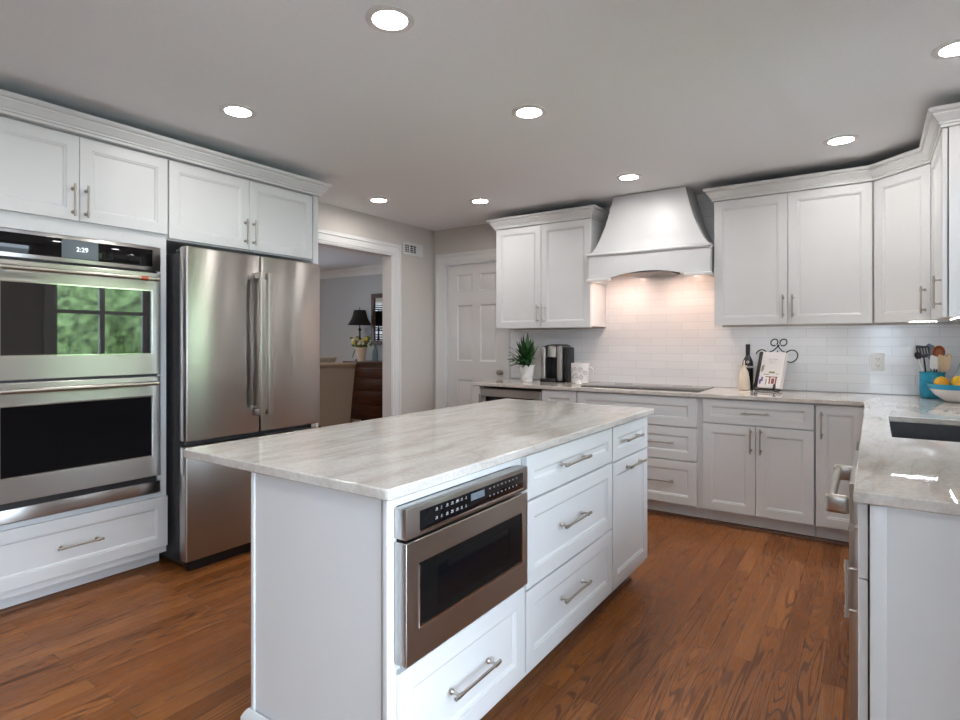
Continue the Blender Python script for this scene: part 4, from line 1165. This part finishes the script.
utensil('white_spatula', 'white flat spatula in the middle of the crock front', (0.004, -0.040), (0.006, -0.048, 0.190), BLACK, flat([(-0.010, 0), (0.012, 0), (0.020, 0.012), (0.022, 0.080), (0.014, 0.092), (-0.016, 0.080), (-0.020, 0.010)], 0.003), CERW)
utensil('wooden_turner', 'broad pale wooden turner at the crock right front', (0.022, -0.012), (0.050, -0.018, 0.185), WOODTAN, flat([(-0.010, 0), (0.010, 0), (0.034, 0.014), (0.036, 0.090), (0.030, 0.098), (-0.030, 0.080), (-0.032, 0.010)], 0.003), WOODTAN)
utensil('wooden_spoon', 'slim tan wooden spoon leaning right behind the wooden turner', (0.022, 0.004), (0.073, 0.004, 0.236), WOODTAN, oval(0.018, 0.028, 0.008), WOODTAN, 'bowl')

# fruit bowl
t = thing('fruit_bowl', 'white ceramic bowl with broad blue rim band', 'bowl', (0.430, 4.435, CZ))
MB(CERW).lathe([(0.060, 0.0), (0.066, 0.002), (0.090, 0.018), (0.122, 0.045), (0.143, 0.075), (0.1475, 0.0845), (0.143, 0.0845), (0.118, 0.048), (0.085, 0.022), (0.001, 0.008)], (0, 0, 0), 48).build('bowl_body', t)
b = MB(TURQ); b.lathe([(0.1440, 0.0770), (0.1482, 0.0852), (0.1540, 0.106), (0.1530, 0.108), (0.1490, 0.1075), (0.1435, 0.0850)], (0, 0, 0), 48, cap=False)
b.build('rim_band', t, fix=False)['label'] = 'turquoise rim band'
lab = ['bright orange citrus fruit nearest the crock side of the bowl', 'yellow lemon in the middle of the bowl, second from the crock', 'orange citrus fruit at the right edge of the photo',
       'yellow lemon at the back of the bowl by the wall', 'orange citrus fruit at the front of the bowl']
for k, (dx, dy, dz, m) in enumerate(((-0.084, 0.010, 0.110, ORANGE), (-0.002, 0.004, 0.118, LEMON), (0.082, -0.006, 0.110, ORANGE), (0.020, 0.086, 0.108, LEMON), (0.008, -0.084, 0.100, ORANGE))):
    b = MB(m)
    b.lathe([(r*1.13, zq*1.13) for r, zq in ((0.001, -0.034), (0.010, -0.0325), (0.022, -0.026), (0.0315, -0.012), (0.034, 0.0), (0.0315, 0.012), (0.022, 0.026), (0.011, 0.0325), (0.006, 0.036), (0.001, 0.038))], (0, 0, 0), 28)
    o = b.build('citrus_fruit', None, (0.430+dx, 4.435+dy, CZ+dz), (R(70 if k % 2 else 20), R(25*k), R(40*k)))
    tag(o, lab[k], 'fruit', 'citrus fruit in the bowl')
# slanted acrylic stand behind the bowl
t = thing('acrylic_stand', 'pale grey slanted acrylic stand behind the fruit bowl', 'stand', (0.492, 4.695, CZ))
b = MB(ACRYL); b.prism([(-0.105, 0.0), (-0.098, 0.0), (0.028, 0.370), (0.020, 0.372)], -0.08, 0.08, lambda u, v, a: (u, a, v)); b.build('slanted_panel', t, bevel=0.001)
b = MB(ACRYL); b.prism([(0.0, 0.30), (0.006, 0.298), (0.096, 0.0), (0.088, 0.0)], -0.03, 0.03, lambda u, v, a: (u, a, v)); b.build('rear_strut', t)

# ------------------------------------------------------------------ dining room
# chest of drawers
CX0, CX1, CYF = -6.70, -5.55, 6.07
t = thing('chest_of_drawers', 'dark mahogany chest of drawers in the dining room', 'chest', (CX0, CYF, 0))
w = CX1-CX0; dp = DY1-0.03-CYF
MB(MAHOG).box(0.02, w-0.02, 0.022, dp, 0.10, 0.940).build('case', t)
MB(MAHOG).box(0, w, 0.0, dp+0.005, 0.941, 0.975, bev=0.006).build('top_board', t)
for x0 in (0.02, w-0.10):
    for y0 in (0.022, dp-0.08):
        MB(MAHOG).box(x0, x0+0.08, y0, y0+0.07, 0.0, 0.0995, bev=0.004).build('foot', t)
zz = 0.115
for hgt in (0.225, 0.205, 0.185, 0.160):
    d = MB(MAHOG).box(0.035, w-0.035, 0.006, 0.0215, zz, zz+hgt-0.012, bev=0.004).build('drawer', t)
    for cx in (0.25, w-0.25):
        MB(IRON).tube([(cx-0.04, 0.004, zz+hgt*0.55), (cx-0.034, -0.012, zz+hgt*0.42), (cx, -0.016, zz+hgt*0.38), (cx+0.034, -0.012, zz+hgt*0.42), (cx+0.04, 0.004, zz+hgt*0.55)], 0.005, 8).build('drawer_pull', d)
    zz += hgt
# table lamp
t = thing('table_lamp', 'black table lamp with bell shade on the mahogany chest', 'lamp', (-6.60, 6.33, 0.9755))
MB(IRON).lathe([(0.075, 0), (0.075, 0.012), (0.030, 0.028), (0.018, 0.06), (0.030, 0.085), (0.016, 0.12), (0.013, 0.30), (0.026, 0.33), (0.014, 0.36), (0.012, 0.46), (0.030, 0.48), (0.010, 0.51), (0.008, 0.56)], (0, 0, 0), 24).build('lamp_base', t)
sp = [(0.190, 0.0), (0.165, 0.03), (0.135, 0.08), (0.112, 0.14), (0.098, 0.20), (0.090, 0.232)]
pr = [(r, 0.555+zq) for r, zq in sp] + [(r-0.004, 0.555+zq) for r, zq in sp[::-1]]
MB(SHADEB).lathe(pr + [pr[0]], (0, 0, 0), 32, cap=False).build('lamp_shade', t)
MB(IRON).tube([(0, 0, 0.555), (0, 0, 0.80), (0, 0, 0.825)], [0.005, 0.005, 0.011], 10).build('finial', t)
b = MB(IRON)
for a in (0, 120, 240): b.tube([(0, 0, 0.775), (0.0885*math.cos(R(a)), 0.0885*math.sin(R(a)), 0.785)], 0.002, 6)
b.build('shade_spider', t)
# flower vase
t = thing('flower_vase', 'cream vase of yellow and white flowers on the mahogany chest', 'vase', (-6.40, 6.17, 0.9755))
t.scale = (1.15, 1.15, 1.12)
MB(CREAM).lathe([(0.045, 0), (0.050, 0.004), (0.058, 0.08), (0.070, 0.16), (0.078, 0.19), (0.072, 0.19), (0.060, 0.15), (0.050, 0.02), (0.001, 0.015)], (0, 0, 0), 28).build('vase_body', t)
b = MB(LEAF2)
for k in range(34):
    a = rng.uniform(0, 6.28); rr = rng.uniform(0.02, 0.16); zz = 0.20 + rng.uniform(-0.02, 0.16)*(1-rr*2)
    b.ball((rr*math.cos(a)*1.15, rr*math.sin(a)*0.8, zz), (rng.uniform(.018, .035), rng.uniform(.018, .03), rng.uniform(.010, .022)), seg=8, rings=6, noise=0.2)
for k in range(10):
    a = rng.uniform(0, 6.28); b.tube([(0, 0, 0.15), (0.06*math.cos(a), 0.05*math.sin(a), 0.26)], 0.003, 6)
b.tube([(-0.03, 0, 0.19), (-0.10, -0.02, 0.14), (-0.14, -0.03, 0.05)], 0.006, 6)
b.build('greenery', t, fix=False)
for k in range(11):
    a = k*0.62 + 0.3; rr = 0.05 + 0.09*((k*7) % 5)/5; zz = 0.26 + 0.08*((k*3) % 4)/4 - rr*0.25
    b = MB(PETALY if k % 2 else PETALW); c_ = (rr*math.cos(a)*1.2, rr*math.sin(a)*0.8 - 0.03, zz)
    for j in range(7):
        q = j*0.9; b.ball((c_[0]+0.014*math.cos(q), c_[1]+0.010*math.sin(q)-0.004, c_[2]+0.014*math.sin(q)), (0.015, 0.009, 0.015), seg=8, rings=6)
    b.build('flower', t, fix=False)
t = MB(BLUEV).lathe([(0.040, 0), (0.045, 0.004), (0.048, 0.08), (0.038, 0.16), (0.022, 0.20), (0.020, 0.235), (0.026, 0.24), (0.018, 0.24), (0.016, 0.20), (0.001, 0.02)], (0, 0, 0), 28).build('glass_bottle_vase', None, (-6.20, 6.26, 0.9755))
tag(t, 'slim blue grey vase beside the flower vase on the chest', 'vase')
# mirror
t = thing('wall_mirror', 'dark framed mirror on the dining room wall above the chest', 'mirror', (-6.545, DY1, 1.225))
w, h = 0.85, 0.80
MB(MAHOG).slab([0, 0.065, w-0.065, w], [0, 0.065, h-0.065, h], lambda i, j: not (i == 1 and j == 1), -0.004, -0.035, lambda u, v, a: (u, a, v)).build('mirror_frame', t, bevel=0.005)
MB(MIRROR).box(0.066, w-0.066, -0.014, -0.004, 0.066, h-0.066).build('mirror_glass', t)
# dining chairs
def dining_chair(loc, rz, label, fab):
    t = thing('dining_chair', label, 'chair', loc, rz, 'upholstered dining chairs')
    # local: chair faces +y, back at y = 0
    prof = [(0.0, 0.30), (-0.01, 0.50), (-0.035, 0.75), (-0.075, 0.93), (-0.105, 0.975), (-0.135, 0.985), (-0.150, 0.965), (-0.140, 0.935), (-0.115, 0.915), (-0.100, 0.75), (-0.085, 0.50), (-0.075, 0.12), (0.0, 0.12)]
    b = MB(fab)
    hwf = lambda v: 0.215 + 0.065*(v-0.12)/0.87
    A = [b.bm.verts.new((-hwf(v), u, v)) for u, v in prof]; B = [b.bm.verts.new((hwf(v), u, v)) for u, v in prof]
    b.face(A[::-1]); b.face(B)
    for i in range(len(prof)): b.face([A[i], A[(i+1) % len(prof)], B[(i+1) % len(prof)], B[i]])
    b.build('backrest', t, bevel=0.006)
    MB(fab).box(-0.25, 0.25, 0.001, 0.48, 0.30, 0.48, bev=0.03, seg=3).build('seat', t)
    for sx in (-0.225, 0.225):
        for sy in (-0.045, 0.44):
            MB(MAHOG).rings([[(sx-0.024, sy-0.024, 0.119 if sy < 0 else 0.30), (sx+0.024, sy-0.024, 0.119 if sy < 0 else 0.30), (sx+0.024, sy+0.024, 0.119 if sy < 0 else 0.30), (sx-0.024, sy+0.024, 0.119 if sy < 0 else 0.30)],
                             [(sx-0.016, sy-0.016, 0), (sx+0.016, sy-0.016, 0), (sx+0.016, sy+0.016, 0), (sx-0.016, sy+0.016, 0)]]).build('leg', t)
    return t
dining_chair((-6.19, 5.44, 0), R(70), 'taupe upholstered dining chair seen from behind through the doorway', FABRIC)
c2 = dining_chair((-6.99, 5.80, 0), R(90), 'pale linen dining chair half hidden behind the taupe one', FABRICW)
c2.scale = (1, 1, 1.06)

for o in list(bpy.data.objects):
    if o.type == 'MESH' and o.data.users == 1: o.data.name = o.name
